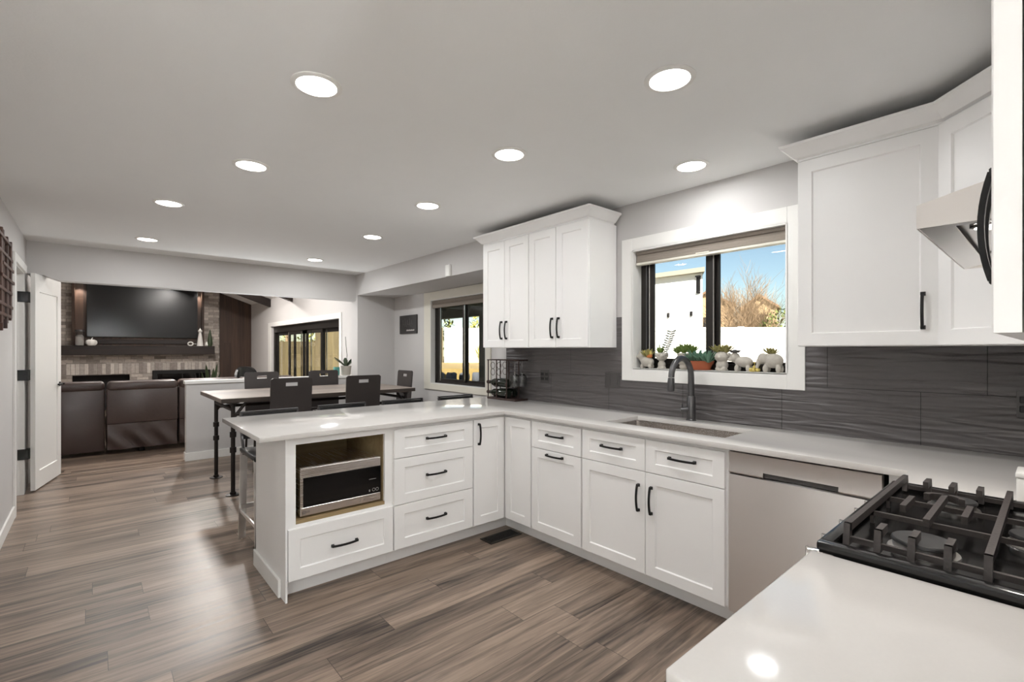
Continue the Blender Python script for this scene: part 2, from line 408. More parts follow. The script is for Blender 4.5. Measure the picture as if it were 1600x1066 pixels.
    def build(s, name, mat, parent=None, smooth=35, label=None):
        bmesh.ops.recalc_face_normals(s.bm, faces=s.bm.faces[:])
        off = Vector((0, 0, 0)); q = parent
        while q is not None: off += q.location; q = q.parent
        if off.length: bmesh.ops.translate(s.bm, verts=s.bm.verts[:], vec=-off)
        me = bpy.data.meshes.new(name); s.bm.to_mesh(me); s.bm.free()
        mats = mat if isinstance(mat, (list, tuple)) else [mat]
        for m_ in mats: me.materials.append(m_)
        if smooth:
            me.polygons.foreach_set('use_smooth', [True] * len(me.polygons))
            me.set_sharp_from_angle(angle=math.radians(smooth))
        o = bpy.data.objects.new(name, me); COL.objects.link(o)
        if parent is not None: o.parent = parent
        if label: o['label'] = label
        return o

def tag(o, label, cat, group=None, kind=None):
    o['label'] = label; o['category'] = cat
    if group: o['group'] = group
    if kind: o['kind'] = kind
    return o
def thing(name, label, cat, loc=(0, 0, 0), group=None):
    o = bpy.data.objects.new(name, None); o.empty_display_size = 0.05; o.location = loc; COL.objects.link(o)
    return tag(o, label, cat, group)
def struct(o):
    o['kind'] = 'structure'; return o
def copy_tree(o, parent=None):
    c = o.copy(); COL.objects.link(c)
    if parent is not None: c.parent = parent
    for ch in list(o.children): copy_tree(ch, c)
    return c

# ------------------------------------------------------------------ the room shell
W = 2.972          # kitchen window wall face
CZ = 2.44
struct(MB().box(-3.7, 3.6, -3.7, 7.10, -0.12, 0).build('floor', M['floor'], smooth=0))
struct(MB().box(-1.7, 3.25, 7.10, 14.0, -0.12, 0).build('floor_living', M['floor'], smooth=0))
mb = MB().box(-3.7, 3.6, -3.7, 6.80, CZ, CZ + 0.12)
struct(mb.build('ceiling', M['ceil'], smooth=0))

# window wall of the kitchen, opening for the sink window
OY0, OY1, OZ0, OZ1 = 1.011, 2.045, 1.235, 2.09
mb = MB()
mb.box(W, 3.12, -0.41, OY0, 0, CZ).box(W, 3.12, OY1, 3.617, 0, CZ).box(W, 3.12, OY0, OY1, 0, OZ0).box(W, 3.12, OY0, OY1, OZ1, CZ)
struct(mb.build('wall_right', M['wall'], smooth=0))
# bay beyond the peninsula: return, window wall, ceiling drop and end wall
BX = 3.42
BY0, BY1, BZ0, BZ1 = 4.35, 5.55, 0.92, 2.03
mb = MB()
mb.box(3.12, BX + 0.15, 3.50, 3.617, 0, CZ)
mb.box(BX, BX + 0.15, 3.617, BY0, 0, CZ).box(BX, BX + 0.15, BY1, 6.80, 0, CZ).box(BX, BX + 0.15, BY0, BY1, 0, BZ0).box(BX, BX + 0.15, BY0, BY1, BZ1, CZ)
struct(mb.build('wall_bay', M['wall'], smooth=0))
struct(MB().box(2.84, BX, 3.617, 6.59, 2.148, CZ).build('ceiling_soffit', M['wall'], smooth=0))
struct(MB().box(2.84, BX, 6.59, 6.80, 0, CZ).build('wall_bay_end', M['wall'], smooth=0))
mb = MB().box(-0.255, 2.84, 6.645, 6.80, 2.069, 4.5).prism([(-.61, 6.645, 2.124), (-.375, 6.645, 2.113), (-.255, 6.645, 2.069), (-.255, 6.645, 4.5), (-.61, 6.645, 4.5)], (0, .155, 0)).box(2.84, 3.25, 6.645, 6.80, CZ, 4.5)
struct(mb.build('wall_header', M['wall'], smooth=0))
# left wall with doorway
DY0, DY1, DZ = 5.65, 6.45, 2.10
mb = MB()
mb.box(-0.61, -0.49, 1.5, DY0, 0, CZ).box(-0.61, -0.49, DY1, 7.3, 0, 2.125).box(-0.61, -0.49, DY0, DY1, DZ, CZ).box(-0.61, -0.49, DY1, 6.645, 2.125, CZ)
struct(mb.build('wall_left', M['wall'], smooth=0))
mb = MB()
mb.box(-1.7, -1.6, 4.9, 7.3, 0, CZ).box(-1.6, -0.61, 4.9, 5.0, 0, CZ).box(-1.7, -0.61, 7.2, 7.3, 0, 4.5)
struct(mb.build('wall_closet', M['wall'], smooth=0))
mb = MB()
mb.box(0.5, 3.12, -0.41, -0.29, 0, CZ)
struct(mb.build('wall_range', M['wall'], smooth=0))
# the rest of the room behind the photographer, white for bounce, window added for daylight
mb = MB()
mb.box(0.5, 0.62, -3.7, -0.41, 0, CZ)
mb.box(-3.7, -3.2, -3.7, -3.6, 0, CZ).box(0.2, 0.5, -3.7, -3.6, 0, CZ).box(-3.2, 0.2, -3.7, -3.6, 2.2, CZ).box(-3.2, 0.2, -3.7, -3.6, 0, 0.1)
mb.box(-3.7, -3.6, -3.6, 1.6, 0, CZ)
mb.box(-3.6, -0.61, 1.5, 1.6, 0, CZ)
struct(mb.build('wall_rear', M['wallrear'], smooth=0))
def simple_window(name, fr, u0, u1, v0, v1, nm, mat_frame, pane_n=0.03):
    root = struct(bpy.data.objects.new(name, None)); COL.objects.link(root)
    f = MB(); k = 0.05
    f.fbox(fr, u0, u1, v0, v0 + k, 0, .06).fbox(fr, u0, u1, v1 - k, v1, 0, .06)
    for i in range(nm + 1):
        c = u0 + (u1 - u0) * i / nm
        a, b = (c, c + k) if i == 0 else ((c - k, c) if i == nm else (c - k / 2, c + k / 2))
        f.fbox(fr, a, b, v0 + k, v1 - k, 0, .06)
    f.build('window_frame', mat_frame, root, 0)
    for i in range(nm):
        a = u0 + (u1 - u0) * i / nm; b = u0 + (u1 - u0) * (i + 1) / nm
        MB().fbox(fr, a + k * .6, b - k * .6, v0 + k, v1 - k, pane_n, pane_n + .004).build('pane', M['glass'], root, 0)
    return root
simple_window('added_window_4', lambda u, v, n: (u, -3.68 + n, v), -3.2, 0.2, 0.1, 2.2, 3, M['bronze'])  # unseen window added to let in more daylight

# living room shell
LY = 13.87
mb = MB()
mb.box(3.1, 3.25, 6.80, 7.90, 0, 2.62).box(3.1, 3.25, 11.98, LY, 0, 2.62).box(3.1, 3.25, 7.90, 11.98, 1.896, 2.62)
struct(mb.build('wall_living_right', M['wall'], smooth=0))
struct(MB().box(-1.7, -1.6, 7.3, LY, 0, 4.5).build('wall_living_left', M['wall'], smooth=0))
struct(MB().prism([(3.25, 6.80, 2.486), (3.25, 6.80, 2.62), (-1.7, 6.80, 4.402), (-1.7, 6.80, 4.268)], (0, 7.2, 0)).build('ceiling_living', M['ceil'], smooth=0))
# chimney wall: brick field with two firebox openings, upright course, dark plank panel
mb = MB()
BR0, BR1 = -1.6, 2.385
mb.box(BR0, BR1, LY, LY + .25, 1.06, 4.4)
mb.box(BR0, -0.337, LY, LY + .25, 0, .825).box(.629, 1.036, LY, LY + .25, 0, .825).box(2.19, BR1, LY, LY + .25, 0, .825).box(BR0, 1.0, LY + .01, LY + .25, .81, .825).box(1.036, 2.19, LY, LY + .25, .885, .886)
bw = struct(mb.build('wall_brick', M['brick'], smooth=0))
MB().box(BR0, 1.036, LY - .004, LY + .25, .825, 1.06).box(1.036, 2.19, LY - .004, LY + .25, .885, 1.06).box(2.19, BR1, LY - .004, LY + .25, .825, 1.06).build('upright_course', M['soldier'], bw, 0)
MB().box(-.29, 1.985, LY - .028, LY, 1.46, 3.3).build('alcove_board', M['walnut'], bw, 0)
MB().box(-.337, .629, LY + .24, LY + .26, 0, .825).box(1.036, 2.19, LY + .24, LY + .26, 0, .885).build('firebox_back', M['soot'], bw, 0)
struct(MB().box(2.388, 3.1, LY - .02, LY + .25, 0, 2.80).build('wall_panel', M['walnut'], smooth=0))

# trim
def baseboard(name, x0, x1, y0, y1, h=0.10):
    return struct(MB().box(x0, x1, y0, y1, 0, h, .003).build(name, M['trim'], smooth=0))
baseboard('baseboard_left', -.49, -.476, 1.5, 5.575)
baseboard('baseboard_bay', 2.84, BX, 6.576, 6.59)
baseboard('baseboard_bay_right', BX - .014, BX, 3.617, 6.576)
struct(MB().box(-.49, .86, 7.085, 7.125, 0, .006, .002).build('trim_4', M['threshold'], smooth=0))

# door casing on the left wall
mb = MB()
mb.box(-.49, -.474, DY0 - .075, DY0 - .002, 0, DZ + .07, .002).box(-.49, -.474, DY0 - .002, DY1 + .04, DZ + .0, DZ + .07, .002)
mb.box(-.615, -.49, DY0 - .002, DY0 + .012, 0, DZ).box(-.615, -.49, DY1 - .012, DY1 + .002, 0, DZ).box(-.615, -.49, DY0, DY1, DZ - .012, DZ)
mb.box(-.575, -.535, DY1 - .024, DY1 - .012, 0, DZ - .012)
struct(mb.build('trim_3', M['trim'], smooth=0))

# sink window: casing, reveal, frame, panes
mb = MB()
CW = .091
xa, xb = W - .016, W
mb.box(xa, xb, OY0 - CW, OY0, OZ0 - CW, OZ1 + CW, .0015).box(xa, xb, OY1, OY1 + CW, OZ0 - CW, OZ1 + CW, .0015)
mb.box(xa, xb, OY0, OY1, OZ0 - CW, OZ0, .0015).box(xa, xb, OY0, OY1, OZ1, OZ1 + CW, .0015)
struct(mb.build('trim_1', M['trim'], smooth=0))
w1 = struct(bpy.data.objects.new('window_1', None)); COL.objects.link(w1)
mb = MB()
mb.box(W - .016, 3.12, OY0 - .004, OY0 + .008, OZ0, OZ1).box(W - .016, 3.12, OY1 - .008, OY1 + .004, OZ0, OZ1).box(W - .016, 3.12, OY0, OY1, OZ1 - .008, OZ1 + .004).box(W - .016, 3.12, OY0, OY1, OZ0 - .006, OZ0 + .001)
mb.build('reveal', M['trim'], w1, 0)
mb = MB()
fx0, fx1 = 3.06, 3.115
mb.box(fx0, fx1, OY0 + .008, OY0 + .03, OZ0, OZ1).box(fx0, fx1, OY1 - .06, OY1 - .008, OZ0, OZ1).box(fx0, fx1, OY0, OY1, OZ0 + .001, OZ0 + .04).box(fx0, fx1, OY0, OY1, OZ1 - .045, OZ1 - .008)
mb.build('window_frame', M['bronze'], w1, 0)
def sash(x0, x1, y0, y1, z0, z1, kl, kr, kt, kb, parent):
    m = MB(); m.box(x0, x1, y0, y0 + kr, z0, z1, .002).box(x0, x1, y1 - kl, y1, z0, z1, .002).box(x0, x1, y0 + kr, y1 - kl, z0, z0 + kb, .002).box(x0, x1, y0 + kr, y1 - kl, z1 - kt, z1, .002)
    s_ = m.build('sash', M['bronze'], parent, 0)
    MB().box((x0 + x1) / 2 - .002, (x0 + x1) / 2 + .002, y0 + kr, y1 - kl, z0 + kb, z1 - kt).build('pane', M['glass'], s_, 0)
    return s_
sash(3.068, 3.088, 1.49, OY1 - .058, OZ0 + .038, OZ1 - .04, .052, .055, .04, .035, w1)
sash(3.092, 3.110, OY0 + .028, 1.512, OZ0 + .038, OZ1 - .04, .05, .002, .04, .02, w1)
MB().box(3.064, 3.068, 1.486, 1.494, OZ0 + .04, OZ1 - .04).build('weather_strip', M['chrome'], w1, 0)
MB().box(3.064, 3.0675, OY1 - .078, OY1 - .07, OZ0 + .04, OZ1 - .04).build('weather_strip', M['chrome'], w1, 0)
MB().box(3.05, 3.062, OY1 - .062, OY1 - .054, OZ0 + .04, OZ1 - .04).build('screen_track', M['gunmetal'], w1, 0)

# bay window: casing, frame, panes
mb = MB(); xa, xb = BX - .016, BX; bc = .11
mb.box(xa, xb, BY0 - .09, BY0, BZ0 - .08, BZ1 + bc, .0015).box(xa, xb, BY1, BY1 + .165, BZ0 - .08, BZ1 + bc, .0015)
mb.box(xa, xb, BY0, BY1, BZ0 - .08, BZ0, .0015).box(xa, xb, BY0, BY1, BZ1, BZ1 + bc, .0015)
struct(mb.build('trim_2', M['cream'], smooth=0))
w2 = struct(bpy.data.objects.new('window_2', None)); COL.objects.link(w2)
mb = MB()
mb.box(BX - .015, BX + .15, BY0 - .003, BY0 + .008, BZ0, BZ1).box(BX - .015, BX + .15, BY1 - .008, BY1 + .003, BZ0, BZ1).box(BX - .015, BX + .15, BY0, BY1, BZ1 - .008, BZ1 + .003).box(BX - .015, BX + .15, BY0, BY1, BZ0 - .003, BZ0 + .006)
mb.build('reveal', M['trim'], w2, 0)
mb = MB(); fx0, fx1 = BX + .055, BX + .115
mb.box(fx0, fx1, BY0 + .008, BY0 + .04, BZ0, BZ1).box(fx0, fx1, BY1 - .05, BY1 - .008, BZ0, BZ1).box(fx0, fx1, BY0, BY1, BZ0 + .006, BZ0 + .04).box(fx0, fx1, BY0, BY1, BZ1 - .04, BZ1 - .008)
mb.build('window_frame', M['bronze'], w2, 0)
sash(BX + .06, BX + .08, 4.86, BY1 - .045, BZ0 + .035, BZ1 - .035, .09, .055, .03, .035, w2)
sash(BX + .088, BX + .108, BY0 + .035, 4.90, BZ0 + .035, BZ1 - .035, .06, .03, .03, .03, w2)
MB().box(BX + .055, BX + .06, 4.862, 4.876, BZ0 + .04, BZ1 - .04).build('weather_strip', M['chrome'], w2, 0)
MB().box(BX + .055, BX + .0595, BY1 - .14, BY1 - .131, BZ0 + .04, BZ1 - .04).build('weather_strip', M['chrome'], w2, 0)

# living room sliding glass door and its casing
d2 = struct(bpy.data.objects.new('door_2', None)); COL.objects.link(d2)
mb = MB()
mb.box(3.15, 3.24, 7.90, 7.94, 0, 1.896).box(3.15, 3.24, 11.90, 11.98, 0, 1.896).box(3.15, 3.24, 7.94, 11.90, 1.76, 1.896).box(3.15, 3.24, 7.94, 11.90, 0, .03)
mb.build('door_frame', M['bronze'], d2, 0)
for i, (y0, y1, x) in enumerate(((7.94, 9.0, 3.20), (8.90, 10.0, 3.165), (9.72, 10.93, 3.165), (10.6, 11.9, 3.20))):
    m = MB(); k = .085
    m.box(x, x + .03, y0, y0 + k, .03, 1.76).box(x, x + .03, y1 - k, y1, .03, 1.76).box(x, x + .03, y0 + k, y1 - k, .03, .12).box(x, x + .03, y0 + k, y1 - k, 1.69, 1.76)
    p = m.build('sliding_panel', M['bronze'], d2, 0)
    MB().box(x + .012, x + .016, y0 + k, y1 - k, .12, 1.69).build('pane', M['glass'], p, 0)
for y in (8.64, 9.45, 10.03, 10.86):
    MB().box(3.158, 3.164, y, y + .05, .05, 1.74).build('metal_edge', M['chrome'], d2, 0)
mb = MB()
mb.box(3.084, 3.1, 7.81, 7.90, 0, 1.99, .0015).box(3.084, 3.1, 11.98, 12.2, 0, 1.99, .0015).box(3.084, 3.1, 7.90, 11.98, 1.896, 1.99, .0015)
struct(mb.build('trim_5', M['trim'], smooth=0))

# low wall between dining corner and living room
hw = struct(MB().box(.86, 3.10, 7.05, 7.17, 0, .945).build('wall_low', M['wall'], smooth=0))
MB().box(.845, 3.10, 7.035, 7.185, .945, .985, .003).build('cap', M['trim'], hw, 0)
MB().box(.848, 3.10, 7.038, 7.05, 0, .10, .002).box(.848, .86, 7.05, 7.17, 0, .10, .002).build('base_trim', M['trim'], hw, 0)

# open interior door: hinged at the far jamb, swung back towards the wall
d1 = struct(bpy.data.objects.new('door_1', None)); d1.location = (-.452, 6.50, 0); COL.objects.link(d1)
ang = math.radians(12.3); dv = Vector((math.sin(ang), math.cos(ang), 0)); nv = Vector((math.cos(ang), -math.sin(ang), 0))
h0 = Vector((-.452, 6.50, 0))
def DF(u, v, n):
    p = h0 + dv * u + nv * n; return (p.x, p.y, v)
def shaker(fr, u0, u1, v0, v1, s=.057, rec=.008, t=.02, n0=0.0, mb=None, sv=None):
    mb = mb or MB(); sv = s if sv is None else sv; c = .005
    def ring(a, n): return [fr(u0 + a[0], v0 + a[1], n), fr(u1 - a[0], v0 + a[1], n), fr(u1 - a[0], v1 - a[1], n), fr(u0 + a[0], v1 - a[1], n)]
    e = .0015
    rs = ring((0, 0), n0) + ring((0, 0), n0 + t - e) + ring((e, e), n0 + t) + ring((s, sv), n0 + t) + ring((s + c, sv + c), n0 + t - rec)
    fs = [(3, 2, 1, 0)]
    for k in range(4):
        a, b = 4 * k, 4 * (k + 1)
        for i in range(4): fs.append((a + i, a + (i + 1) % 4, b + (i + 1) % 4, b + i))
    fs.append((16, 17, 18, 19))
    mb._poly(rs, fs); return mb
m = shaker(DF, 0, .722, .012, 2.108, .105, .009, .035, -.0, sv=.17)
leaf = m.build('door_leaf', M['trim'], d1, 0)
hd = MB()
hd.lathe(DF(.675, 1.0, .035), [(.024, 0), (.024, .007), (.009, .009), (.009, .04)], 16, nv)
hd.tube([DF(.675, 1.0, .05), DF(.668, 1.0, .056), DF(.56, .998, .056)], .009, 10)
hd.fbox(DF, .7215, .7245, .97, 1.03, .006, .029)
hd.build('handle', M['black'], leaf)
for z in (1.87, 1.128, .379):
    MB().box(-.535, -.465, DY1 - .0155, DY1 - .0118, z - .05, z + .05).box(-.474, -.452, DY1 + .01, DY1 + .048, z - .05, z + .05).cyl((-.468, DY1 + .004, z - .052), (-.468, DY1 + .004, z + .052), .008, seg=10).build('hinge', M['black'], d1)

# backsplash tile (fixed to the walls)
mb = MB(); tx0 = 2.9615
mb.box(tx0, W, -.28, OY0 - CW, .915, 1.40).box(tx0, W, OY0 - CW, OY1 + CW, .915, OZ0 - CW).box(tx0, W, OY1 + CW, 2.21, .915, 1.613).box(tx0, W, 2.21, 3.463, .915, 1.40)
struct(mb.build('wall_tile', M['tile_x'], smooth=0))
struct(MB().box(.64, tx0, -.29, -.2795, .915, 1.40).build('wall_tile_range', M['tile_y'], smooth=0))

# ------------------------------------------------------------------ base cabinets
YC, XC = 2.754, 2.3416         # carcass faces; doors stand 20 mm proud
YT, XT = 2.839, 2.425          # toe-kick faces
FP = lambda u, v, n: (u, YC - n, v)        # peninsula front, faces the camera side
FW = lambda u, v, n: (XC - n, u, v)        # window run front
ZB, ZT, G = .11, .868, .003

def pull(fr, uc, vc, vertical, parent, L=.150, n0=.02):
    mb = MB(); N = 10; pts = []
    for i in range(N + 1):
        t = -1 + 2 * i / N; a = t * L / 2 * .96; n = n0 + .017 + .010 * (1 - t * t)
        pts.append(fr(uc, vc + a, n) if vertical else fr(uc + a, vc, n))
    wdir = Vector(fr(1, 0, 0)) - Vector(fr(0, 0, 0)) if vertical else Vector((0, 0, 1))
    ndir = Vector(fr(0, 0, 1)) - Vector(fr(0, 0, 0))
    mb.tube(pts, .005, flat=(.011, .007, ndir))
    for sgn in (-1, 1):
        a = sgn * L / 2 * .94
        u, v = (uc, vc + a) if vertical else (uc + a, vc)
        mb.fbox(fr, u - .007, u + .007, v - .007, v + .007, n0, n0 + .019, .0015)
        mb.fbox(fr, u - .0085, u + .0085, v - .0085, v + .0085, n0, n0 + .004, .001)
    return mb.build('handle', M['black'], parent)

def front(name, fr, u0, u1, v0, v1, root, h=None, s=.060, sv=None):
    o = shaker(fr, u0, u1, v0, v1, s, sv=sv).build(name, M['cab'], root, 0)
    if h: pull(fr, h[0], h[1], h[2], o)
    return o

# 1 microwave cabinet at the free end of the peninsula
X0, X1 = .79, 1.413
r = thing('base_cabinet', 'white end base cabinet with an open niche holding the microwave', 'cabinet', (1.1, 3.05, 0), 'peninsula base cabinets')
NX0, NX1, NZ0, NZ1 = .836, 1.362, .428, .848
mb = MB()
mb.box(X0, NX0, YC, 3.36, ZB, .885).box(NX1, X1, YC, 3.36, ZB, .885).box(NX0, NX1, YC, 3.36, NZ1, .885).box(NX0, NX1, YC, 3.36, ZB, NZ0 - .018).box(NX0, NX1, 3.342, 3.36, NZ0 - .018, NZ1)
mb.build('carcass', M['cab'], r, 0)
mb = MB(); e = .0015
mb.box(NX0 + .0005, NX1 - .0005, YC + .001, 3.342, NZ0 - .018, NZ0).box(NX0 + .0002, NX0 + .003, YC + .02, 3.342, NZ0, NZ1).box(NX1 - .003, NX1 - .0002, YC + .02, 3.342, NZ0, NZ1).box(NX0, NX1, YC + .02, 3.342, NZ1 - .003, NZ1 - .0002).box(NX0, NX1, 3.338, 3.3418, NZ0, NZ1)
mb.build('niche_lining', M['ply'], r, 0, 'tan plywood lining of the niche')
front('drawer', FP, .793, 1.409, .112, .392, r, (1.101, .248, False))
mb = MB(); mb.box(.78, .79, 2.7425, 3.362, 0.0, .885)
mb.build('end_panel', M['cab'], r, 0)
mb = MB(); mb.box(.766, .78, YT - .012, 3.375, 0, .10, .003).box(.766, .80, 3.362, 3.375, 0, .10, .002)
mb.build('base_trim', M['trim'], r, 0)
MB().box(.7805, X1, YT, YT + .02, 0, ZB).build('toe_kick', M['cab'], r, 0)

# microwave
mw = thing('microwave', 'stainless steel microwave standing in the cabinet niche', 'microwave', (1.10, 2.95, NZ0))
a0, a1, b0, z0, z1 = .866, 1.346, 2.775, NZ0 + .010, .705
MB().box(a0, a1, b0 + .02, 3.17, z0, z1, .006).build('body', M['steely'], mw, 0)
mb = MB()
mb.box(a0, a1, b0, b0 + .02, z1 - .056, z1, .003).box(a0, a1, b0, b0 + .02, z0, z0 + .048, .003).box(a0, a0 + .016, b0, b0 + .02, z0 + .048, z1 - .056, .001)
mb.build('front_trim', M['steelh'], mw, 0)
MB().box(a0 + .016, a1, b0 + .001, b0 + .02, z0 + .048, z1 - .056, .001).build('door_glass', M['blackglass'], mw, 0)
for fx in (.05, .43):
    for fy in (.05, .34): MB().cyl((a0 + fx, b0 + fy, NZ0), (a0 + fx, b0 + fy, z0 + .002), .012, seg=10).build('foot', M['black'], mw)
mb = MB()
def ringf(mb, c, r, w, ny=-.0006, seg=20):
    mb.tube([(c[0] + r * math.cos(2 * PI * k / seg), c[1] + ny, c[2] + r * math.sin(2 * PI * k / seg)) for k in range(seg)], w, 4, closed=True)
for cx_ in (1.300, 1.322):
    m_ = MB(); ringf(m_, (cx_, b0 + .001, .509), .009, .0008); m_.build('touch_symbol', M['signtext'], mw)
mb.box(1.268, 1.278, b0 + .0003, b0 + .001, .502, .504).box(1.268, 1.278, b0 + .0003, b0 + .001, .509, .511).box(1.272, 1.274, b0 + .0003, b0 + .001, .500, .514)
mb.build('touch_symbol', M['signtext'], mw)
MB().box(1.27, 1.315, b0 + .0003, b0 + .001, .575, .5765).build('touch_marking', M['signtext'], mw)
def text_mesh(name, s, size, loc, rot, mat, parent, ext=.0004, label=None):
    c = bpy.data.curves.new(name, 'FONT'); c.body = s; c.size = size; c.extrude = ext; c.align_x = 'CENTER'; c.align_y = 'CENTER'
    o = bpy.data.objects.new(name, c); COL.objects.link(o); o.rotation_euler = rot; o.location = loc
    bpy.context.view_layer.update()
    me = bpy.data.meshes.new_from_object(o.evaluated_get(bpy.context.evaluated_depsgraph_get()))
    me.transform(o.matrix_world); bpy.data.objects.remove(o); bpy.data.curves.remove(c)
    bm = bmesh.new(); bm.from_mesh(me); mb = MB(); mb.bm = bm; bpy.data.meshes.remove(me)
    return mb.build(name, mat, parent, 0, label)
lg = text_mesh('logo_lettering', 'LG', .016, (.908, b0 - .0004, .460), (PI / 2, 0, 0), M['plate'], mw)
mb = MB(); ringf(mb, (.886, b0, .460), .009, .0012, -.0004); ringf(mb, (.886, b0, .460), .0045, .0008, -.0004)
mb.build('logo_emblem', M['plate'], mw)
for x in (1.213, 1.238): MB().cyl((x, b0 - .0004, .460), (x, b0 + .002, .460), .004, seg=10).build('button', M['alu'], mw)

# 2 three drawers
r = thing('base_cabinet', 'white base cabinet with three stacked drawers right of the microwave', 'cabinet', (1.72, 3.05, 0), 'peninsula base cabinets')
MB().box(1.4135, 2.0295, YC, 3.36, ZB, .885).build('carcass', M['cab'], r, 0)
MB().box(1.4135, 2.0295, YT, YT + .02, 0, ZB).build('toe_kick', M['cab'], r, 0)
for v0, v1, sv in ((.686, .866, .052), (.392, .682, .060), (.112, .388, .060)):
    front('drawer', FP, 1.418, 2.026, v0, v1, r, (1.722, (v0 + v1) / 2 + .012, False), .072, sv)

# 3 blind corner with a folding pair of doors
r = thing('base_cabinet', 'white corner base cabinet with two narrow doors meeting in the inner corner', 'cabinet', (2.5, 3.0, 0), 'peninsula base cabinets')
mb = MB(); mb.prism([(2.0305, YC, ZB), (XC, YC, ZB), (XC, 2.4465, ZB), (2.955, 2.4465, ZB), (2.955, 3.36, ZB), (2.0305, 3.36, ZB)], (0, 0, .775))
mb.build('carcass', M['cab'], r, 0)
mb = MB(); mb.box(2.0305, XT + .02, YT, YT + .02, 0, ZB).box(XT, XT + .02, 2.4465, YT, 0, ZB)
mb.build('toe_kick', M['cab'], r, 0)
front('door', FP, 2.037, 2.3165, .112, ZT, r, (2.077, .765, True))
front('door', FW, 2.455, 2.729, .112, ZT, r)

# 4 pull-out beside the sink cabinet
r = thing('base_cabinet', 'narrow white base cabinet with one drawer above a pull-out bin front', 'cabinet', (2.65, 2.21, 0), 'window run base cabinets')
MB().box(XC, 2.955, 1.9855, 2.4455, ZB, .885).build('carcass', M['cab'], r, 0)
MB().box(XT, XT + .02, 1.9855, 2.4455, 0, ZB).build('toe_kick', M['cab'], r, 0)
front('drawer', FW, 1.990, 2.440, .688, ZT, r, (2.215, .790, False), .060, .050)
front('pull_out_front', FW, 1.990, 2.440, .112, .684, r, (2.215, .655, False))

# 5 sink cabinet, hollow under the basin
r = thing('base_cabinet', 'wide white sink base cabinet with two false drawers and two doors', 'cabinet', (2.65, 1.52, 0), 'window run base cabinets')
mb = MB()
mb.box(XC, 2.955, 1.9665, 1.9845, ZB, .885).box(XC, 2.955, 1.0565, 1.0745, ZB, .885).box(XC, 2.955, 1.0745, 1.9665, ZB, .13).box(2.94, 2.955, 1.0745, 1.9665, .13, .885).box(XC, XC + .02, 1.0745, 1.9665, .13, .885)
mb.build('carcass', M['cab'], r, 0)
MB().box(XT, XT + .02, 1.0565, 1.9845, 0, ZB).build('toe_kick', M['cab'], r, 0)
front('drawer', FW, 1.5225, 1.979, .688, ZT, r, (1.750, .790, False), .060, .050)
front('drawer', FW, 1.074, 1.5185, .688, ZT, r, (1.297, .790, False), .060, .050)
front('door', FW, 1.5225, 1.979, .112, .684, r, (1.562, .535, True))
front('door', FW, 1.074, 1.5185, .112, .684, r, (1.480, .535, True))

# 6 dishwasher
r = thing('dishwasher', 'stainless steel dishwasher under the worktop right of the sink', 'dishwasher', (2.65, .75, 0))
dx = 2.318
MB().box(XC + .01, 2.94, .452, 1.0555, .10, .872).build('tub', M['platedark'], r, 0)
mb = MB(); prof = [(dx + .004, .105), (dx, .13), (dx - .002, .45), (dx, .770), (dx + .012, .774), (XC + .012, .774), (XC + .012, .105)]
mb.prism([(p[0], .4535, p[1]) for p in prof], (0, .598, 0))
mb.build('door_panel', M['steel'], r, 30)
mb = MB()
mb.prism([(dx, .4535, .878), (dx + .008, .4535, .815), (dx + .0, .4535, .783), (dx + .002, .4535, .777), (XC + .012, .4535, .777), (XC + .012, .4535, .878)], (0, .145, 0))
mb.prism([(dx, .895, .878), (dx + .008, .895, .815), (dx + .0, .895, .783), (dx + .002, .895, .777), (XC + .012, .895, .777), (XC + .012, .895, .878)], (0, .1565, 0))
mb.prism([(dx, .5985, .878), (dx + .008, .5985, .815), (dx + .005, .5985, .800), (XC + .012, .5985, .797), (XC + .012, .5985, .878)], (0, .2965, 0))
mb.build('control_panel', M['steelp'], r, 30)
MB().box(dx + .016, XC + .012, .60, .894, .777, .803).build('handle_pocket', M['plate'], r, 0)
MB().box(XT + .02, XT + .04, .44, 1.0555, 0, .10).build('toe_kick', M['black'], r, 0)

# 7 corner beyond the dishwasher, joins the range run
r = thing('base_cabinet', 'white corner filler cabinet between dishwasher and range', 'cabinet', (2.5, .1, 0))
mb = MB()
mb.prism([(2.003, -.278, ZB), (2.955, -.278, ZB), (2.955, .435, ZB), (XC - .0, .435, ZB), (XC - .0, .335, ZB), (2.003, .335, ZB)], (0, 0, .775))
mb.build('carcass', M['cab'], r, 0)
MB().box(2.003, 2.955, -.2, .27, 0, ZB).build('toe_kick', M['cab'], r, 0)

# 8 near base cabinet left of the range
FR = lambda u, v, n: (u, .331 + n, v)
r = thing('base_cabinet', 'white base cabinet carrying the worktop in the near right corner', 'cabinet', (.92, .03, 0))
MB().box(.64, 1.225, -.278, .331, ZB, .881).build('carcass', M['cab'], r, 0)
MB().box(.64, 1.225, -.25, .25, 0, ZB).build('toe_kick', M['cab'], r, 0)
front('drawer', FR, .644, 1.221, .688, ZT, r, (.93, .78, False), .06, .05)
front('door', FR, .644, .931, .112, .684, r, (.895, .55, True))
front('door', FR, .934, 1.221, .112, .684, r, (.97, .55, True))

# ------------------------------------------------------------------ worktops
SY0, SY1, SX0, SX1 = 1.135, 1.900, 2.455, 2.815
zc0, zc1 = .8875, .915
mb = MB()
def slab(mb, outer, hole):
    """one slab with a rectangular hole, welded and lightly eased"""
    bm = mb.bm
    def loop(pts, z): return [bm.verts.new((p[0], p[1], z)) for p in pts]
    e = .002
    return loop
poly = [(.645, 2.7126), (2.3012, 2.7126), (2.3012, .3703), (2.0025, .3703), (2.0025, -.2795), (2.961, -.2795), (2.961, 3.66), (.645, 3.66)]
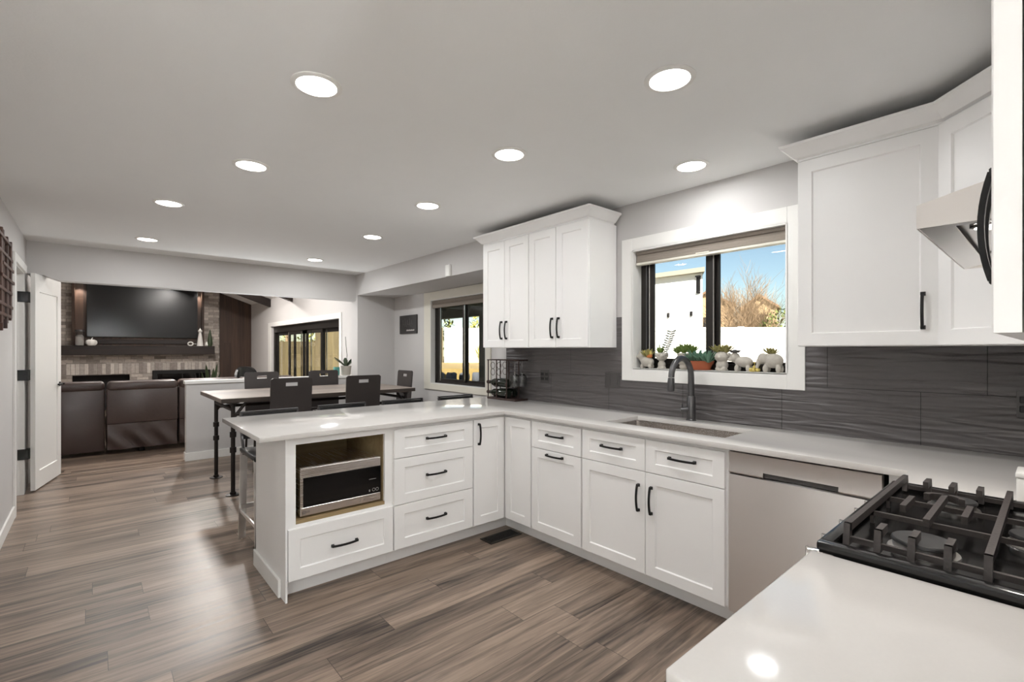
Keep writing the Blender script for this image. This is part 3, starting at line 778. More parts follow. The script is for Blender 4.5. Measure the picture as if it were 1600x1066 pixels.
# cut into convex pieces that share edges, then weld so the top reads as one slab
xs = [.645, 2.0025, 2.3012, SX0, SX1, 2.961]; ys = [-.2795, .3703, SY0, SY1, 2.7126, 3.66]
def inside(x, y):
    if SX0 < x < SX1 and SY0 < y < SY1: return False
    return y > 2.7126 or x > 2.3012 or (x > 2.0025 and y < .3703)
vt = {}
def V(i, j, k):
    if (i, j, k) not in vt: vt[(i, j, k)] = mb.bm.verts.new((xs[i], ys[j], (zc0, zc1)[k]))
    return vt[(i, j, k)]
cell = {(i, j) for i in range(5) for j in range(5) if inside((xs[i] + xs[i + 1]) / 2, (ys[j] + ys[j + 1]) / 2)}
for i, j in cell:
    mb.bm.faces.new((V(i, j, 1), V(i + 1, j, 1), V(i + 1, j + 1, 1), V(i, j + 1, 1)))
    mb.bm.faces.new((V(i, j, 0), V(i, j + 1, 0), V(i + 1, j + 1, 0), V(i + 1, j, 0)))
    for di, dj, a, b in ((-1, 0, (i, j), (i, j + 1)), (1, 0, (i + 1, j), (i + 1, j + 1)), (0, -1, (i, j), (i + 1, j)), (0, 1, (i, j + 1), (i + 1, j + 1))):
        if (i + di, j + dj) not in cell:
            mb.bm.faces.new((V(*a, 0), V(*b, 0), V(*b, 1), V(*a, 1)))
bmesh.ops.recalc_face_normals(mb.bm, faces=mb.bm.faces[:])
sharp = [e_ for e_ in mb.bm.edges if len(e_.link_faces) == 2 and e_.calc_face_angle(0) > .5]
bmesh.ops.bevel(mb.bm, geom=sharp, offset=.0025, offset_type='OFFSET', segments=2, profile=0.5, affect='EDGES')
tag(mb.build('worktop', M['quartz'], smooth=30), 'long white quartz worktop running from peninsula round under the window', 'worktop')
mb = MB(); mb.box(.614, 1.231, -.2795, .3703, zc0 - .006, zc1, .005, 3)
tag(mb.build('worktop', M['quartz'], smooth=40), 'short white quartz worktop in the near right corner left of the range', 'worktop')

# sink and tap
r = thing('kitchen_sink', 'stainless undermount sink set in the worktop below the window', 'sink', (2.635, 1.52, .68))
mb = MB(); q0, q1, y0, y1, zb = SX0 - .006, SX1 + .006, SY0 - .006, SY1 + .006, .68
def rr(x0, x1, y0, y1, z, rad, n=5):
    out = []
    for cx, cy, a0 in ((x1 - rad, y1 - rad, 0), (x0 + rad, y1 - rad, PI / 2), (x0 + rad, y0 + rad, PI), (x1 - rad, y0 + rad, 1.5 * PI)):
        for k in range(n + 1):
            a = a0 + PI / 2 * k / n; out.append((cx + rad * math.cos(a), cy + rad * math.sin(a), z))
    return out
loops = [rr(q0 - .015, q1 + .015, y0 - .015, y1 + .015, zc0 - .001, .03), rr(q0, q1, y0, y1, zc0 - .001, .02), rr(q0, q1, y0, y1, zb + .02, .02), rr(q0 + .015, q1 - .015, y0 + .015, y1 - .015, zb, .02)]
vl = [[mb.bm.verts.new(p) for p in lp] for lp in loops]
for A, B in zip(vl, vl[1:]):
    for k in range(len(A)): mb.bm.faces.new((A[k], A[(k + 1) % len(A)], B[(k + 1) % len(A)], B[k]))
mb.bm.faces.new(vl[-1])
mb.build('basin', M['steelh'], r, 30)
MB().lathe((2.635, 1.52, zb + .0005), [(0, .002), (.03, .002), (.042, .005), (.045, .001)], 24).build('drain', M['chrome'], r)

fx, fy = 2.895, 1.555
r = thing('kitchen_faucet', 'dark gunmetal gooseneck tap standing behind the sink', 'faucet', (fx, fy, zc1))
MB().lathe((fx, fy, zc1), [(0, 0), (.031, 0), (.031, .006), (.027, .010), (.027, .150), (.0215, .158), (0, .158)], 24).build('body', M['gunmetal'], r)
pts = [(fx, fy, 1.06), (fx, fy, 1.19)]
for k in range(1, 15):
    a = PI * k / 14 * 0.985; pts.append((fx - .12 + .12 * math.cos(a), fy, 1.195 + .12 * math.sin(a)))
MB().tube(pts, [.0195] * 2 + [.0185] * 14, 16).build('neck', M['gunmetal'], r)
MB().tube([(fx - .240, fy, 1.197), (fx - .243, fy, 1.17), (fx - .245, fy, 1.122), (fx - .245, fy, 1.116)], [.019, .0215, .022, .018], 16).build('spray_head', M['gunmetal'], r)
mb = MB(); mb.tube([(fx - .016, fy + .014, .985), (fx - .042, fy + .044, .985), (fx - .046, fy + .049, .985)], [.017, .017, .013], 14)
mb.tube([(fx - .040, fy + .042, .992), (fx - .038, fy + .046, 1.012), (fx - .037, fy + .047, 1.022)], [.007, .006, .005], 8)
mb.build('handle', M['gunmetal'], r)

# ------------------------------------------------------------------ gas range
r = thing('gas_range', 'black topped gas range with cast iron grates in the near right corner', 'range', (1.615, .03, 0))
gx0, gx1, gy0, gy1 = 1.233, 2.000, -.2785, .362
MB().box(gx0 + .004, gx1 - .004, -.26, .325, .02, .905).build('body', M['enamel'], r, 0)
mb = MB(); zr = .937
mb.box(gx0, gx0 + .03, gy0, gy1, .9165, zr, .006, 2).box(gx1 - .03, gx1, gy0, gy1, .9165, zr, .006, 2).box(gx0 + .02, gx1 - .02, gy1 - .028, gy1, .9165, zr, .006, 2).box(gx0 + .02, gx1 - .02, gy0, gy0 + .03, .9165, zr, .006, 2)
mb.box(gx0 + .005, gx1 - .005, gy0 + .005, gy1 - .005, .905, .920)
mb.build('cooktop', M['enamel'], r, 40)
def FG(u, v, n): return (u, .325 + n, v)
o = MB().fbox(FG, gx0 + .006, gx1 - .006, .16, .78, 0, .03, .004).build('oven_door', M['steelh'], r, 0)
MB().fbox(FG, gx0 + .1, gx1 - .1, .28, .62, .03, .032).build('door_glass', M['blackglass'], o, 0)
mb = MB(); mb.tube([FG(gx0 + .05, .74, .06), FG(gx1 - .05, .74, .06)], .011, 12).fbox(FG, gx0 + .06, gx0 + .08, .73, .75, .03, .06).fbox(FG, gx1 - .08, gx1 - .06, .73, .75, .03, .06)
mb.build('handle', M['steelh'], o)
MB().fbox(FG, gx0 + .006, gx1 - .006, .03, .15, 0, .028, .004).build('storage_drawer', M['steelh'], r, 0)
MB().fbox(FG, gx0 + .003, gx1 - .003, .79, .9145, 0, .036, .004).build('control_panel', M['steelh'], r, 0)
for x in (1.34, 1.46, 1.615, 1.77, 1.89):
    k = MB(); k.lathe(FG(x, .862, .036), [(0, 0), (.024, 0), (.024, .006), (.0195, .014), (.0185, .048), (0, .050)], 18, (0, 1, 0)).fbox(FG, x - .004, x + .004, .843, .881, .070, .090, .001)
    k.build('knob', M['chrome'], r)
for x, y, rr_ in ((1.392, .198, .056), (1.835, .195, .050), (1.615, .03, .046), (1.392, -.125, .045), (1.835, -.125, .056)):
    b = MB(); b.lathe((x, y, .9205), [(rr_ * 1.15, 0), (rr_ * 1.12, .004), (rr_ * .96, .005), (rr_ * .96, .018), (0, .018)], 28)
    b = b.build('burner', M['alu'], r)
    MB().lathe((x, y, .9386), [(0, 0), (rr_, 0), (rr_ * 1.02, .002), (rr_ * 1.0, .006), (rr_ * .95, .0085), (0, .0095)], 28).build('burner_cap', M['burner'], b)
def grate(ys_, fy_, ring_at):
    mb = MB(); X0_, X1_ = 1.298, 1.938; ZT_ = .973; hb = .018; wd = .0125
    zm = ZT_ - hb / 2
    def bar(pts): mb.tube(pts, .005, flat=(wd, hb, (0, 0, 1)))
    for y in ys_:
        if y == ring_at:
            for cx in (1.392, 1.835):
                s = -1 if cx < 1.6 else 1
                xo = X0_ if s < 0 else X1_
                xe = cx - .0 * s
                bar([(xo + .0, y, zm), (cx + s * .03, y, zm)])
                bar([(cx - s * .075, y, zm), (1.615 - .0 * s, y, zm)])
                n = 14; rad = .036
                c2 = (cx - s * .105, y)
                pts = [(c2[0] + s * rad * .9 * math.cos(PI * k / n - PI / 2) * .9, c2[1] + rad * math.sin(PI * k / n - PI / 2), zm) for k in range(n + 1)]
                if s > 0: bar(pts)
        else:
            bar([(X0_, y, zm), (X1_, y, zm)])
    for y in fy_:
        for xo, s in ((X0_, 1), (X1_, -1)):
            bar([(xo, y, zm), (xo + s * .062, y, zm)])
        bar([(1.615 - .06, y, zm), (1.615 + .06, y, zm)])
    ya, yb = min(ys_), max(ys_)
    for y in list(ys_) + list(fy_):
        for xo, s in ((X0_, 1), (X1_, -1)):
            mb.prism([(xo - s * .010, y - wd / 2, .9375 - .012), (xo + s * .018, y - wd / 2, .9375 - .012), (xo + s * .010, y - wd / 2, ZT_), (xo - s * .0, y - wd / 2, ZT_)], (0, wd, 0))
    for x, z in ((X0_ + .004, .938), (1.525, .946), (1.705, .946), (X1_ - .004, .938)):
        mb.tube([(x, ya - wd / 2, z), (x, yb + wd / 2, z)], .005, flat=(.010, .012, (0, 0, 1)))
    for x in (1.525, 1.705):
        for y in (ya, yb): mb.box(x - .005, x + .005, y - .004, y + .004, .920, ZT_ - .003)
    return mb.build('grate', M['iron'], r, 40)
grate((.318, .203, .088, -.020), (.261, .146, .034), .203)
grate((-.040, -.125, -.240), (-.082, -.182), -.125)

# small white block beside the range
r = thing('canister', 'low white block on the worktop right of the range, cut by the frame', 'container', (2.13, .04, zc1))
MB().box(2.075, 2.19, -.04, .082, zc1, zc1 + .072, .006, 2).build('body', M['white'], r, 40)
MB().box(2.073, 2.192, -.042, .084, zc1 + .072, zc1 + .088, .004, 2).build('lid', M['white'], r, 40)

# ------------------------------------------------------------------ wall cabinets
UZ0, UZ1 = 1.386, 2.302
FU = lambda u, v, n: (2.650 - n, u, v)
def wall_cab(label, y0, y1, doors, grp):
    r = thing('wall_cabinet', label, 'cabinet', (2.8, (y0 + y1) / 2, UZ0), grp)
    MB().box(2.650, 2.9605, y0, y1, UZ0, UZ1, .001).build('carcass', M['cab'], r, 0)
    for a, b, hu in doors: front('door', FU, a, b, UZ0 + .003, UZ1 - .004, r, (hu, 1.535, True) if hu else None)
    return r
wall_cab('white two-door wall cabinet next to the bay window', 2.8015, 3.398, ((3.103, 3.395, 3.133), (2.804, 3.099, 3.069)), 'wall cabinets left of the window')
wall_cab('white two-door wall cabinet next to the sink window casing', 2.1865, 2.8005, ((2.503, 2.797, 2.535), (2.190, 2.499, 2.467)), 'wall cabinets left of the window')
wall_cab('white single-door wall cabinet right of the sink window', .3195, .853, ((.322, .850, .374),), None)
# diagonal corner unit
r = thing('wall_cabinet', 'white diagonal corner wall cabinet half hidden behind the range hood', 'cabinet', (2.7, 0, UZ0))
mb = MB(); pa, pb = Vector((2.645, .316, UZ0)), Vector((2.366, .037, UZ0))
mb.prism([pa, pb, (2.366, -.2785, UZ0), (2.9605, -.2785, UZ0), (2.9605, .316, UZ0)], (0, 0, UZ1 - UZ0))
mb.build('carcass', M['cab'], r, 0)
du = (pa - pb).normalized(); dn = Vector((-du.y, du.x, 0))
FD = lambda u, v, n: tuple(pb + du * u + dn * n + Vector((0, 0, v - UZ0)))
front('door', FD, .006, (pa - pb).length - .006, UZ0 + .003, UZ1 - .004, r, (.05, 1.535, True), .062)
# cabinet over the hood and the near one
FN = lambda u, v, n: (u, .0217 + n, v)
r = thing('wall_cabinet', 'short white wall cabinet above the range hood', 'cabinet', (1.6, -.13, 1.80))
MB().box(1.2275, 1.985, -.2785, .0217, 1.80, UZ1).build('carcass', M['cab'], r, 0)
front('door', FN, 1.231, 1.604, 1.804, UZ1 - .004, r); front('door', FN, 1.608, 1.981, 1.804, UZ1 - .004, r)
r = thing('wall_cabinet', 'tall white wall cabinet cut off by the right frame edge', 'cabinet', (.93, -.13, UZ0))
MB().box(.648, 1.2265, -.2785, .0185, UZ0 - .008, UZ1).build('carcass', M['cab'], r, 0)
front('door', FN, .643, .932, UZ0, UZ1 - .004, r, (.905, 1.535, True)); front('door', FN, .936, 1.224, UZ0, UZ1 - .004, r, (.963, 1.535, True))
r = thing('wall_cabinet', 'narrow white wall cabinet between hood and corner unit', 'cabinet', (2.17, -.13, UZ0))
MB().box(1.986, 2.3655, -.2785, .0185, UZ0, UZ1).build('carcass', M['cab'], r, 0)
front('door', FN, 1.99, 2.36, UZ0 + .003, UZ1 - .004, r)

# crown mouldings: profile swept along the fronts with mitred corners
def crown(path, label):
    prof = [(0.0, 2.300), (-.004, 2.312), (.012, 2.318), (.030, 2.338), (.050, 2.360), (.062, 2.366), (.064, 2.378), (-.03, 2.378), (-.03, 2.300)]
    mb = MB(); rings = []; n = len(path)
    P = [Vector((p[0], p[1], 0)) for p in path]
    for i, p in enumerate(P):
        dirs = []
        if i > 0: dirs.append((P[i] - P[i - 1]).normalized())
        if i < n - 1: dirs.append((P[i + 1] - P[i]).normalized())
        nor = [Vector((d.y, -d.x, 0)) for d in dirs]
        m = sum(nor, Vector()); m.normalize(); k = 1 / max(.2, m.dot(nor[0]))
        rings.append([mb.bm.verts.new(p + m * (o_ * k) + Vector((0, 0, z))) for o_, z in prof])
    for A, B in zip(rings, rings[1:]):
        for k in range(len(prof)): mb.bm.faces.new((A[k], A[(k + 1) % len(prof)], B[(k + 1) % len(prof)], B[k]))
    mb.bm.faces.new(rings[0]); mb.bm.faces.new(rings[-1][::-1])
    return tag(mb.build('crown_moulding', M['cab'], smooth=25), label, 'moulding')
crown([(2.935, 2.186), (2.632, 2.186), (2.632, 3.398), (2.935, 3.398)][::-1], 'white crown moulding on top of the wall cabinets left of the window')
crown([(2.935, .853), (2.632, .853), (2.632, .308), (2.374, .046), (.646, .046), (.646, -.25)], 'white crown moulding on top of the wall cabinets right of the window')

# ------------------------------------------------------------------ range hood
r = thing('range_hood', 'stainless steel under-cabinet range hood above the gas range', 'range hood', (1.6, -.05, 1.61))
hx0, hx1, hy = 1.236, 1.962, .186
mb = MB()
prof = [(hy, 1.611), (hy, 1.657), (.079, 1.684), (-.05, 1.7995), (-.2785, 1.7995), (-.2785, 1.611)]
t_ = .003
for x in (hx0, hx1 - t_): mb.prism([(x, a, b) for a, b in prof], (t_, 0, 0))
mb.box(hx0 + t_, hx1 - t_, hy - t_, hy, 1.611, 1.657)
mb.prism([(hx0 + t_, hy, 1.657), (hx0 + t_, .079, 1.684), (hx0 + t_, -.05, 1.7995), (hx0 + t_, -.053, 1.7995), (hx0 + t_, .077, 1.680), (hx0 + t_, hy, 1.654)], (hx1 - hx0 - 2 * t_, 0, 0))
mb.build('shell', M['steelhood'], r, 0)
mb = MB()
mb.prism([(hx0 + t_, hy - t_, 1.6115), (hx1 - t_, hy - t_, 1.6115), (hx1 - t_, .135, 1.617), (hx0 + t_, .135, 1.617)], (0, 0, .002))
mb.box(hx0 + t_, hx1 - t_, -.275, .134, 1.628, 1.631).box(hx0 + t_, hx0 + .03, -.275, .134, 1.6115, 1.614).box(hx1 - .03, hx1 - t_, -.275, .134, 1.6115, 1.614)
mb.build('underside', M['underhood'], r, 0)
for x in (1.39, 1.80):
    l = MB().lathe((x, .085, 1.6275), [(.038, 0), (.038, -.004), (.031, -.005), (.031, 0)], 24).build('lamp_ring', M['chrome'], r)
    MB().lathe((x, .085, 1.6245), [(0, 0), (.031, 0), (.031, .002), (0, .002)], 24).build('lens', M['hoodlens'], l)
    d = bpy.data.lights.new('hood_lamp', 'AREA'); d.shape = 'DISK'; d.size = .06; d.energy = 0.9; d.color = (1, .95, .88)
    o = bpy.data.objects.new('hood_lamp', d); o.location = (x, .085, 1.619); COL.objects.link(o); o.parent = r; o.location = Vector((x, .085, 1.619)) - r.location
mb = MB()
for x0 in (1.27, 1.605): mb.box(x0, x0 + .325, -.255, .03, 1.620, 1.627, .002)
mb.build('grease_filter', M['underhood'], r, 0)

# ------------------------------------------------------------------ sockets, switch, floor register, sensor, sign
def plate(name, label, cat, y0, y1, kind):
    r = thing(name, label, cat, (tx0, (y0 + y1) / 2, 1.138))
    MB().box(tx0 - .006, tx0, y0, y1, 1.080, 1.196, .002).build('cover', M['plate'], r, 0)
    n = 2; w = (y1 - y0) / n
    for i in range(n):
        c = y0 + w * (i + .5)
        if kind == 'socket':
            for z in (1.158, 1.118): MB().box(tx0 - .008, tx0 - .006, c - .017, c + .017, z - .014, z + .014, .003).build('socket', M['platedark'], r, 0)
        else:
            MB().prism([(tx0 - .006, c - .016, 1.105), (tx0 - .010, c - .016, 1.105), (tx0 - .007, c - .016, 1.171), (tx0 - .006, c - .016, 1.171)], (0, .032, 0)).build('rocker', M['plate'], r, 0)
    return r
plate('wall_outlet', 'double charcoal socket plate on dark tile behind the wine rack', 'outlet', 2.892, 2.996, 'socket')
plate('light_switch', 'double charcoal switch plate beside the sink window casing', 'switch', 2.156, 2.292, 'switch')
plate('wall_outlet', 'charcoal socket plate on dark tile at the right frame edge', 'outlet', .012, .116, 'socket')

r = thing('floor_register', 'dark metal floor register in the inner corner of the cabinets', 'vent', (2.245, 2.685, 0))
mb = MB(); mb.box(2.10, 2.395, 2.620, 2.642, 0, .006, .002).box(2.10, 2.395, 2.730, 2.752, 0, .006, .002).box(2.10, 2.122, 2.642, 2.730, 0, .006, .002).box(2.373, 2.395, 2.642, 2.730, 0, .006, .002)
mb.build('frame', M['bronze'], r, 0)
mb = MB(); mb.box(2.122, 2.373, 2.642, 2.730, 0, .001)
for k in range(18): mb.box(2.126 + k * .0138, 2.132 + k * .0138, 2.642, 2.730, .001, .005)
mb.build('louvre', M['platedark'], r, 0)

r = thing('wall_sensor', 'small white sensor box on the ceiling drop above the bay', 'sensor', (2.84, 4.245, 2.2))
MB().box(2.812, 2.84, 4.205, 4.290, 2.145, 2.268, .006, 2).build('housing', M['white'], r, 40)
MB().box(2.8105, 2.812, 4.222, 4.273, 2.155, 2.185).build('lens_window', M['trim'], r, 0)

r = thing('wall_sign', 'small black sign with pale lettering on the bay wall', 'sign', (3.42, 6.15, 1.73))
MB().box(3.40, 3.42, 5.905, 6.398, 1.600, 1.865, .003).build('board', M['sign'], r, 0)
mb = MB()
for k in range(5):
    y = 6.30 - k * .062
    mb.tube([(3.3995, y, 1.70), (3.3995, y - .012, 1.80 + .02 * (k % 2)), (3.3995, y - .025, 1.73), (3.3995, y - .045, 1.70 + .03 * ((k + 1) % 2))], .0035, 5)
mb.build('script_strokes', M['signscript'], r)
mb = MB()
yy = 6.19
for k in range(11):
    mb.box(3.399, 3.4001, yy - .017, yy, 1.638, 1.638 + (.018, .022, .016)[k % 3]); yy -= .0205
mb.build('lettering', M['signtext'], r, 0)

# ------------------------------------------------------------------ recessed ceiling lamps
lamp_spots = [
    ((.68, 1.975), 'recessed ceiling light over the open floor left of the drawers, nearest of the left row'),
    ((.69, 3.085), 'recessed ceiling light above the free end of the peninsula'),
    ((.415, 4.27), 'recessed ceiling light between peninsula end and dining table'),
    ((.395, 5.81), 'recessed ceiling light nearest the open white door'),
    ((1.713, 1.010), 'recessed ceiling light nearest the camera, before the sink run'),
    ((1.713, 1.978), 'recessed ceiling light in front of the corner cabinets'),
    ((2.616, 1.404), 'recessed ceiling light directly above the kitchen sink'),
    ((1.866, 3.078), 'recessed ceiling light above the corner of the peninsula'),
    ((1.990, 4.276), 'recessed ceiling light above the row of bar stools'),
    ((1.985, 5.820), 'recessed ceiling light above the right half of the dining table')]
def can(loc, label, watts=None, grp='recessed kitchen ceiling lights'):
    x, y = loc
    r = thing('recessed_light', label, 'ceiling light', (x, y, CZ), grp)
    MB().lathe((x, y, CZ), [(.098, 0), (.098, -.003), (.093, -.006), (.078, -.007), (.076, -.003), (.076, 0)], 32).build('trim_ring', M['trim'], r)
    MB().lathe((x, y, CZ), [(0, -.0065), (.05, -.006), (.076, -.004), (.076, -.001), (0, -.001)], 32).build('lens', M['lens'], r)
    d = bpy.data.lights.new('lamp', 'AREA'); d.shape = 'DISK'; d.size = .15; d.energy = watts; d.color = (.965, .988, 1.0); d.spread = PI
    o = bpy.data.objects.new('lamp', d); COL.objects.link(o); o.parent = r; o.location = (0, 0, -.012)
    return r
for p, l in lamp_spots: can(p, l, 1.9 if p[0] > 2.5 else (.6 if p[0] < 1 else 1.0) * CAN_W[0 if p[1] < 2.5 else 1 if p[1] < 3.6 else 2 if p[1] < 5 else 3])
for p in ((-1.3, -.9), (-1.3, -2.4), (-2.7, -.9), (-2.7, -2.4)):  # unseen cans added behind the camera as frontal fill
    can(p, 'added unseen fill light in the ceiling behind the camera', REAR_FILL_W, 'added fill lights behind the camera')

# ------------------------------------------------------------------ bar stools behind the peninsula
def make_stool():
    r = thing('bar_stool', 'bar stool', 'stool', (0, 0, 0), 'bar stools along the peninsula')
    # local frame: x = width, +y = back of the stool (away from the worktop)
    mb = MB(); n = 8
    top = [(-.21 + .42 * k / n, .665 - .014 * math.sin(PI * k / n)) for k in range(n + 1)]
    poly = [(x, -.20, z) for x, z in top] + [(x, -.20, z - .035) for x, z in reversed(top)]
    mb.prism(poly, (0, .42, 0), .006)
    mb.build('seat', M['vinyl'], r, 50)
    for sx in (-1, 1):
        for y0, y1 in ((-.185, -.235), (.19, .235)):
            mb = MB(); mb.tube([(sx * .188, y0, .64), (sx * .192, y1, .0)], .01, flat=(.014, .046, (1, 0, 0)))
            mb.build('leg', M['steel'], r, 0)
    mb = MB()
    mb.box(-.205, .205, -.205, -.193, .22, .255, .002).box(-.212, -.200, -.2, .2, .20, .225, .002).box(.200, .212, -.2, .2, .20, .225, .002).box(-.205, .205, .205, .217, .22, .255, .002)
    mb.build('foot_rail', M['steel'], r, 0)
    mb = MB()
    for sx in (-1, 1): mb.tube([(sx * .192, .17, .62), (sx * .194, .225, .74), (sx * .196, .245, .905)], .01, flat=(.012, .03, (0, 0, 1)))
    mb.tube([(-.2, .2455, .912), (.2, .2455, .912)], .01, flat=(.03, .012, (0, 0, 1)))
    mb.build('back_frame', M['gunmetal'], r, 0)
    mb = MB(); mb.prism([(-.186, .214, .72), (.186, .214, .72), (.189, .232, .902), (-.189, .232, .902)], (0, .022, .0), .004)
    mb.build('backrest', M['vinyl'], r, 40)
    return r
st = make_stool()
stools = [(1.005, 'bar stool with black seat and steel legs at the free end of the peninsula'),
          (1.57, 'bar stool peeking over the worktop, second from the peninsula end'),
          (2.13, 'bar stool peeking over the worktop, third from the peninsula end'),
          (2.712, 'bar stool peeking over the worktop, nearest the bay window and wine rack')]
for i, (x, l) in enumerate(stools):
    o = st if i == 0 else copy_tree(st)
    o.location = (x, 3.70 if i else 3.672, 0); o['label'] = l

# ------------------------------------------------------------------ dining table and chairs
TZ = .915
r = thing('dining_table', 'counter-height dining table with weathered wooden top on dark pipe legs', 'table', (1.9, 5.63, 0))
MB().box(.885, 2.905, 5.07, 6.20, TZ - .042, TZ, .004).build('table_top', M['tablewood'], r, 0)
for x in (.992, 2.80):
    for y in (5.045 + .09, 5.935 + .07):
        y = 5.06 + .0 if y < 5.5 else 5.94
        yy = 5.12 if y < 5.5 else 5.94
        mb = MB(); mb.tube([(x, yy, .006), (x, yy, TZ - .044)], .0185, 14)
        mb.lathe((x, yy, 0), [(0, 0), (.062, 0), (.062, .007), (.026, .012), (.026, .03), (0, .03)], 20)
        mb.lathe((x, yy, TZ - .0435), [(0, 0), (.055, 0), (.055, -.007), (.026, -.012), (.026, -.03), (0, -.03)], 20)
        for z in (.40, .545): mb.lathe((x, yy, z), [(.018, 0), (.028, .002), (.028, .05), (.018, .052)], 16)
        mb.build('leg', M['pipe'], r)
mb = MB()
mb.tube([(.992, 5.12, .76), (2.80, 5.12, .76)], .0165, 12).tube([(.992, 5.94, .76), (2.80, 5.94, .76)], .0165, 12)
mb.tube([(.992, 5.12, .80), (.992, 5.94, .80)], .0165, 12).tube([(2.80, 5.12, .80), (2.80, 5.94, .80)], .0165, 12)
for yy in (5.12, 5.94):
    mb.tube([(.992, yy, .72), (1.10, yy, TZ - .05)], .014, 10); mb.tube([(2.80, yy, .72), (2.69, yy, TZ - .05)], .014, 10)
mb.build('pipe_brace', M['pipe'], r)

def make_chair():
    r = thing('dining_chair', 'dining chair', 'chair', (0, 0, 0), 'dining chairs around the table')
    # local: back board at -y side, seat reaches towards +y
    mb = MB(); n = 14; z0, z1 = .60, 1.10; w0, w1 = .185, .19
    def yb(z): return -.20 - .035 * ((z - z0) / (z1 - z0)) ** 1.3
    sx0, sx1, sz0, sz1 = -.055, .055, 1.022, 1.056
    th = .013
    xs_ = [-w1, -w1 + .02, sx0, sx1, w1 - .02, w1]; zs_ = [z0, .75, .90, sz0, sz1, z1 - .018, z1]
    V_ = {}
    def gv(i, j, k):
        x = xs_[i] * (w0 + (w1 - w0) * (zs_[j] - z0) / (z1 - z0)) / w1
        z = zs_[j]
        if j == 6 and i in (0, 5): z -= .012; x *= .975
        key = (i, j, k)
        if key not in V_: V_[key] = mb.bm.verts.new((x, yb(z) - th * k, z))
        return V_[key]
    cells = {(i, j) for i in range(5) for j in range(6) if not (i == 2 and j == 3)}
    for i, j in cells:
        for k in (0, 1): mb.bm.faces.new((gv(i, j, k), gv(i + 1, j, k), gv(i + 1, j + 1, k), gv(i, j + 1, k)))
        for di, dj, a, b in ((-1, 0, (i, j), (i, j + 1)), (1, 0, (i + 1, j), (i + 1, j + 1)), (0, -1, (i, j), (i + 1, j)), (0, 1, (i, j + 1), (i + 1, j + 1))):
            if (i + di, j + dj) not in cells: mb.bm.faces.new((gv(*a, 0), gv(*b, 0), gv(*b, 1), gv(*a, 1)))
    mb.build('backrest', M['board'], r, 40)
    MB().box(-.19, .19, -.205, .20, .605, .620, .004).build('seat', M['board'], r, 0)
    for sx in (-1, 1):
        for y0, y1 in ((-.19, -.215), (.18, .195)):
            MB().tube([(sx * .165, y0, .604), (sx * .185, y1, 0)], [.012, .012], 10).build('leg', M['pipe'], r)
    mb = MB()
    mb.tube([(-.179, -.207, .20), (.179, -.207, .20)], .009, 8).tube([(-.179, .190, .20), (.179, .190, .20)], .009, 8)
    mb.tube([(-.179, -.207, .20), (-.179, .190, .20)], .009, 8).tube([(.179, -.207, .20), (.179, .190, .20)], .009, 8)
    mb.build('stretcher', M['pipe'], r)
    return r
ch = make_chair()
chairs = [((1.433, 5.075, 0), 'charcoal chair on the kitchen side of the table, nearer its left end'),
          ((2.154, 5.075, 0), 'charcoal chair on the kitchen side of the table, nearer its right end'),
          ((1.54, 6.125, PI), 'charcoal chair on the far side of the table, before the low white wall'),
          ((2.282, 6.125, PI), 'charcoal chair on the far side of the table, before the sliding door'),
          ((2.83, 5.62, PI / 2), 'charcoal chair at the bay end of the table under the black sign')]
for i, ((x, y, a), l) in enumerate(chairs):
    o = ch if i == 0 else copy_tree(ch)
    o.location = (x, y, 0); o.rotation_euler = (0, 0, a); o['label'] = l

# ------------------------------------------------------------------ plants and pots on the low wall
def blob(parts, vox=.004, smooth_it=4):
    """several rounded pieces fused into one skin"""
    mb = MB()
    for c, r_ in parts: mb.ell(c, r_, 16, 10)
    return mb, vox, smooth_it
def fuse(o, vox, it):
    m = o.modifiers.new('fuse', 'REMESH'); m.mode = 'VOXEL'; m.voxel_size = vox; m.use_smooth_shade = True
    m2 = o.modifiers.new('soften', 'SMOOTH'); m2.iterations = it; m2.factor = .5
    return o
hz = .9855
r = thing('orchid', 'orchid with a tall bare stem in a pale pot on the low wall', 'plant', (2.885, 7.11, hz))
MB().lathe((2.885, 7.11, hz), [(0, 0), (.062, 0), (.078, .14), (.068, .14), (.058, .02), (0, .02)], 24).build('pot', M['concrete'], r)
mb = MB(); 
for k, (a, L, c) in enumerate(((.3, .22, .2), (2.6, .20, .3), (1.4, .16, .5), (3.6, .22, .35), (5.0, .17, .4), (5.9, .27, .55))):
    mb.blade((2.885, 7.11, hz + .12), (math.cos(a), math.sin(a) * .6, .8), L * 1.3, .065, .14, -.1)
mb.build('leaf', M['leafdark'], r)
mb = MB(); mb.tube([(2.885, 7.11, hz + .1), (2.90, 7.11, hz + .3), (2.885, 7.11, hz + .45), (2.875, 7.11, hz + .58)], .004, 6)
mb.build('stem', M['leafdark'], r)
for x, w, l in ((2.735, .045, 'teal ceramic cup left of the orchid on the low wall'), (3.065, .028, 'small teal jar right of the orchid on the low wall')):
    r = thing('ceramic_cup', l, 'cup', (x, 7.10, hz))
    MB().lathe((x, 7.10, hz), [(0, 0), (w * .9, 0), (w, .03), (w, .125), (w * .88, .125), (w * .86, .02), (0, .02)], 20).build('cup', M['teal'], r)

